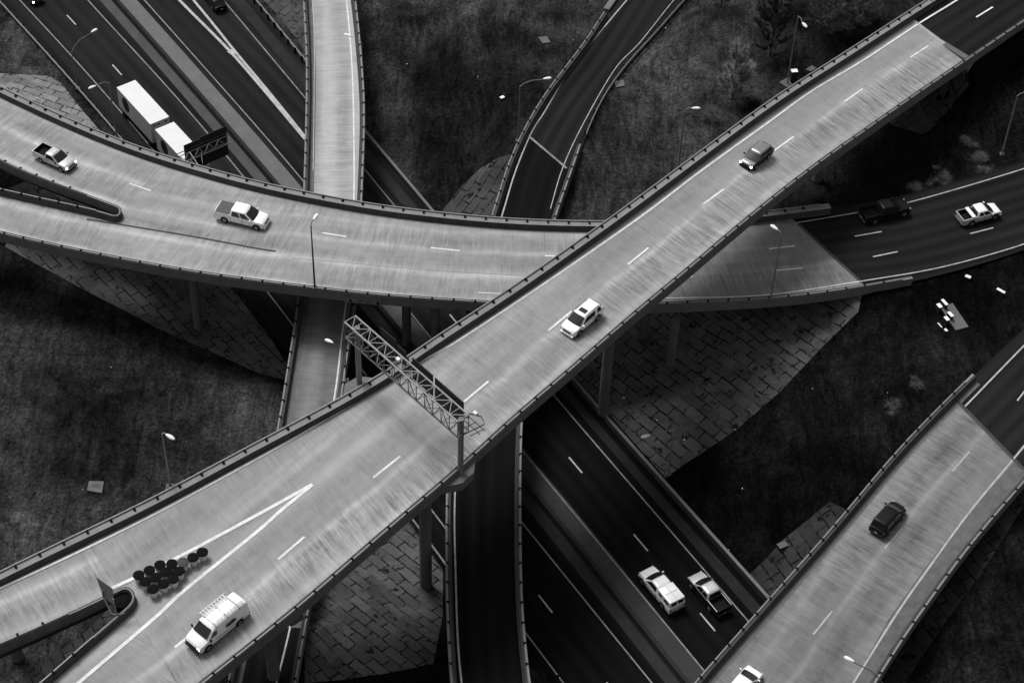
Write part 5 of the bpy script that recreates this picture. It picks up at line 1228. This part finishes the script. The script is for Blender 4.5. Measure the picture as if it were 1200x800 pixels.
loft(bm, [[(v.x, v.y, v.z - .3) for v in pv], [(v.x, v.y, v.z + .05) for v in pv]]); obj('slab', bm, MAT['pad'], e, world=True)
for px, sz, nm in (((1107, 354), (.95, .35), 'topmost of the boxes beside the pad'), ((1101, 358), (.65, .45), 'upper left of the boxes beside the pad'), ((1114, 368), (.8, .38), 'the box standing on the pad edge'), ((1109.5, 373), (.65, .42), 'centre left box beside the pad'), ((1108.5, 386.5), (.4, .28), 'lowest small box beside the pad')):
    cabinet(px, sz, hd_, 'dark box with a white lid, %s' % nm, group=gg, h=.8)
cabinet((1101.5, 381), (.75, .12), hd_, 'thin white topped post box at the lower left of the pad', group=gg, h=.6)
cabinet((1134.5, 324), (.62, .42), R(-28), 'short white topped box alone on the grass below the asphalt road', h=.3)
cabinet((1173, 340.5), (1.0, .34), R(-40), 'long white topped box farthest right on the dark grass', h=.5)
cabinet((931, 83), (.8, .62), R(10), 'tall dark cabinet with a white top beside the tall lamp', h=1.7)
cabinet((588.5, 114), (.55, .42), R(40), 'white topped box on the grass between the two ramps', h=.3)
cabinet((917, 638), (1.0, .7), R(30), 'pale slatted box on the broken paving left of the lower right bridge', h=.4, lid='pad')
def slab(px, label, cat, name='concrete_pad', h=.12, disc=None):
    q = [on_ground(v, .1) for v in px]; c = sum(q, Vector()) / len(q); e = empty(name, tuple(c), 0, label, cat); bm = bmesh.new()
    loft(bm, [[(v.x, v.y, v.z - .3) for v in q], [(v.x, v.y, v.z + h) for v in q]]); obj('slab', bm, MAT['pad'], e, world=True)
    if disc: bm = bmesh.new(); cyl(bm, (c.x, c.y, c.z + h + .02), disc, .05, 20); obj('manhole_cover', bm, MAT['galvd'], e, world=True)
slab([(102, 575), (104.5, 564), (122, 564.5), (119.5, 578)], 'square concrete drain slab with a round cover on the left grass', 'drain', disc=.36)
slab([(913, 97), (925, 91), (928, 100), (922, 103)], 'small triangular concrete pad at the foot of the tall lamp', 'concrete pad')
slab([(944, 82), (951, 77), (957, 80), (950, 84)], 'small concrete pad half hidden by the highest bridge', 'concrete pad', h=.05)
slab([(720, 96), (731, 94), (732, 101), (722, 103)], 'pale rounded concrete inlet beside the curved asphalt ramp', 'drain', h=.08)
slab([(631, 44), (641, 43), (645, 50), (636, 51)], 'pale concrete patch on the grass left of the curved asphalt ramp', 'concrete pad', h=.05)
bm = bmesh.new()
lit = [(477, 75), (588, 113), (780, 33), (733, 82), (734, 87), (770, 177), (97, 573), (675, 38), (672, 47), (644, 49), (862, 503), (898, 592), (802, 515), (756, 493), (770, 492), (698, 486), (731, 466), (749, 424), (952, 455), (877, 642), (854, 644), (58, 560), (1133, 312), (1172, 357), (1085, 326), (215, 99), (1132, 165), (1143, 180), (1147, 195), (985, 435), (870, 572), (30, 500), (130, 430), (520, 180), (560, 90), (940, 510), (1040, 460)]
for q in lit[::2]:
    p = on_ground(q, .1); s = random.choice((.05, .06, .08, .12)); m = bm.verts
    box(bm, (p.x, p.y, p.z), (s * 1.6, s, .05), random.random() * 3)
tag(obj('litter', bm, MAT['box']), 'scattered tiny scraps of white litter on the grass and paving', 'litter', kind='stuff')

# ------------------------------------------------------------------ leafless trees and shrubs
def tree(px, h, w, label, name='bare_tree', cat='tree', twigs=2600, mat='twig', cone=True, trunk=True, seed=1):
    rnd = random.Random(seed); p = on_ground(px); e = empty(name, tuple(p), rnd.random() * 6, label, cat)
    bm = bmesh.new()
    if not trunk:
        bm = bmesh.new(); hubs = [(rnd.gauss(0, w * .45), rnd.gauss(0, w * .3), rnd.uniform(.3, .9)) for _ in range(7)]
        for k in range(twigs * 3):
            hx, hy, hr = rnd.choice(hubs); a = rnd.uniform(0, 6.28); q = abs(rnd.gauss(0, .5)) * hr; b = Vector((hx + math.cos(a) * q, hy + math.sin(a) * q, rnd.uniform(-.05, h * .35)))
            d = Vector((math.cos(a) * .5 + rnd.gauss(0, .5), math.sin(a) * .5 + rnd.gauss(0, .5), rnd.uniform(.2, 1.0))) * rnd.uniform(.12, .4) * h; sd_ = Vector((rnd.gauss(0, 1), rnd.gauss(0, 1), 0)).normalized() * rnd.uniform(.006, .016)
            bm.faces.new([bm.verts.new(b - sd_), bm.verts.new(b + sd_), bm.verts.new(b + d)])
        obj('twigs', bm, MAT[mat], e); return e
    if trunk:
        tube(bm, [(0, 0, -.3), (.05, .02, h * .3), (-.04, .06, h * .62), (.02, 0, h * .92)], .13, 8, .03); obj('trunk', bm, MAT['bark'], e, smooth=60)
    bm = bmesh.new(); limbs = []
    for k in range(34 if trunk else 22):
        t = rnd.uniform(.10, .9) if trunk else 0.02; a = rnd.uniform(0, 2 * math.pi); rr = w * (1 - t * .82 if cone else math.sqrt(max(.05, 1 - (t * 1.4 - .6) ** 2))) * rnd.uniform(.65, 1.1)
        rise = rnd.uniform(.15, .35) * h if trunk else rnd.uniform(.4, 1.0) * h
        b = Vector((0, 0, h * t)); q = Vector((math.cos(a) * rr, math.sin(a) * rr, h * t + rise)); m = b.lerp(q, .5) + Vector((0, 0, -.06 * h)) + Vector((rnd.uniform(-.1, .1), rnd.uniform(-.1, .1), 0)) * w
        tube(bm, [b, m, q], .045, 4, .012, cap=False); limbs.append((b, m, q))
    for k in range(twigs):
        b, m, q = rnd.choice(limbs); u = rnd.uniform(.25, 1.0); s = (b.lerp(m, u * 2) if u < .5 else m.lerp(q, u * 2 - 1))
        d = ((q - b).normalized() + Vector((rnd.gauss(0, .6), rnd.gauss(0, .6), rnd.gauss(.35, .5)))).normalized() * rnd.uniform(.25, .9) * w * .42
        sd_ = d.cross(Vector((rnd.gauss(0, 1), rnd.gauss(0, 1), rnd.gauss(0, 1)))).normalized() * rnd.uniform(.012, .03)
        v = [bm.verts.new(s - sd_), bm.verts.new(s + sd_), bm.verts.new(s + d)]; bm.faces.new(v)
    obj('crown' if trunk else 'twigs', bm, MAT[mat], e)
tree((858, 116), 7.2, 2.9, 'pale twiggy cone shaped bare tree standing on the upper right grass', twigs=16000, mat='twigp', seed=3)
tree((902, 66), 7.0, 2.6, 'dark bare tree with spreading branches left of the tall street lamp', twigs=7000, mat='twigd', cone=False, seed=5)
tree((968, 40), 6.5, 3.2, 'pale bare tree right of the tall street lamp near the top', twigs=9000, cone=False, seed=8)
tree((1005, 30), 6.0, 2.6, 'greyish bare tree close to the top end of the highest bridge', twigs=8000, cone=False, seed=9)
tree((915, 10), 6.5, 3.0, 'dark bare tree at the top edge above the tall street lamp', twigs=7000, mat='twigd', cone=False, seed=12)
tree((845, 8), 5.0, 2.4, 'low dark bare tree at the top edge left of the others', twigs=2500, mat='twigd', cone=False, seed=13)
tree((838, 138), 1.6, 1.6, 'low fuzzy shrub below the pale cone shaped tree', 'shrub', 'shrub', 1500, trunk=False, seed=14)
tree((880, 128), 1.5, 1.5, 'low fuzzy shrub right of the pale cone shaped tree', 'shrub', 'shrub', 1500, mat='twigd', trunk=False, seed=15)
tree((1148, 185), 1.5, 1.2, 'pale low shrub under the right end of the highest bridge', 'shrub', 'shrub', 900, trunk=False, seed=16)
tree((1132, 168), 1.2, .8, 'small pale shrub on the slope right of the block paving', 'shrub', 'shrub', 600, trunk=False, seed=17)
tree((1152, 200), 1.2, 1.0, 'small pale shrub nearest the right asphalt road', 'shrub', 'shrub', 600, trunk=False, seed=18)
tree((1072, 222), 1.1, 1.4, 'low pale brush beside the black pickup', 'shrub', 'shrub', 700, trunk=False, seed=19)
tree((1105, 212), 1.0, 1.6, 'low pale brush along the road edge between the two right pickups', 'shrub', 'shrub', 700, trunk=False, seed=20)
tree((1048, 480), .8, 1.6, 'sprawling pale brush on the dark grass left of the lower right bridge', 'shrub', 'shrub', 700, trunk=False, seed=21)
tree((1075, 452), .8, 1.4, 'sprawling pale brush above the lower right bridge end', 'shrub', 'shrub', 500, trunk=False, seed=22)
# dark round drum sitting in the tip of the split
zd = zA((142, 702)); p = unproj((142.5, 701.5), zd + .45)
e = empty('drum', (p[0], p[1], zd - .5), 0, 'large dark round drum tucked inside the concrete nose of the split, behind the small sign', 'drum')
bm = bmesh.new(); loft(bm, [[(r * math.cos(a), r * math.sin(a), z) for a in [2 * math.pi * k / 32 for k in range(32)]] for z, r in ((0, .78), (.45, .82), (.85, .80), (.93, .70), (.95, .3))]); obj('drum_body', bm, MAT['lid'], e, smooth=45)
bm = bmesh.new(); tube(bm, [(.80 * math.cos(a), .80 * math.sin(a), .84) for a in [2 * math.pi * k / 32 for k in range(33)]], .03, 6); obj('rim', bm, MAT['trim'], e, smooth=60)
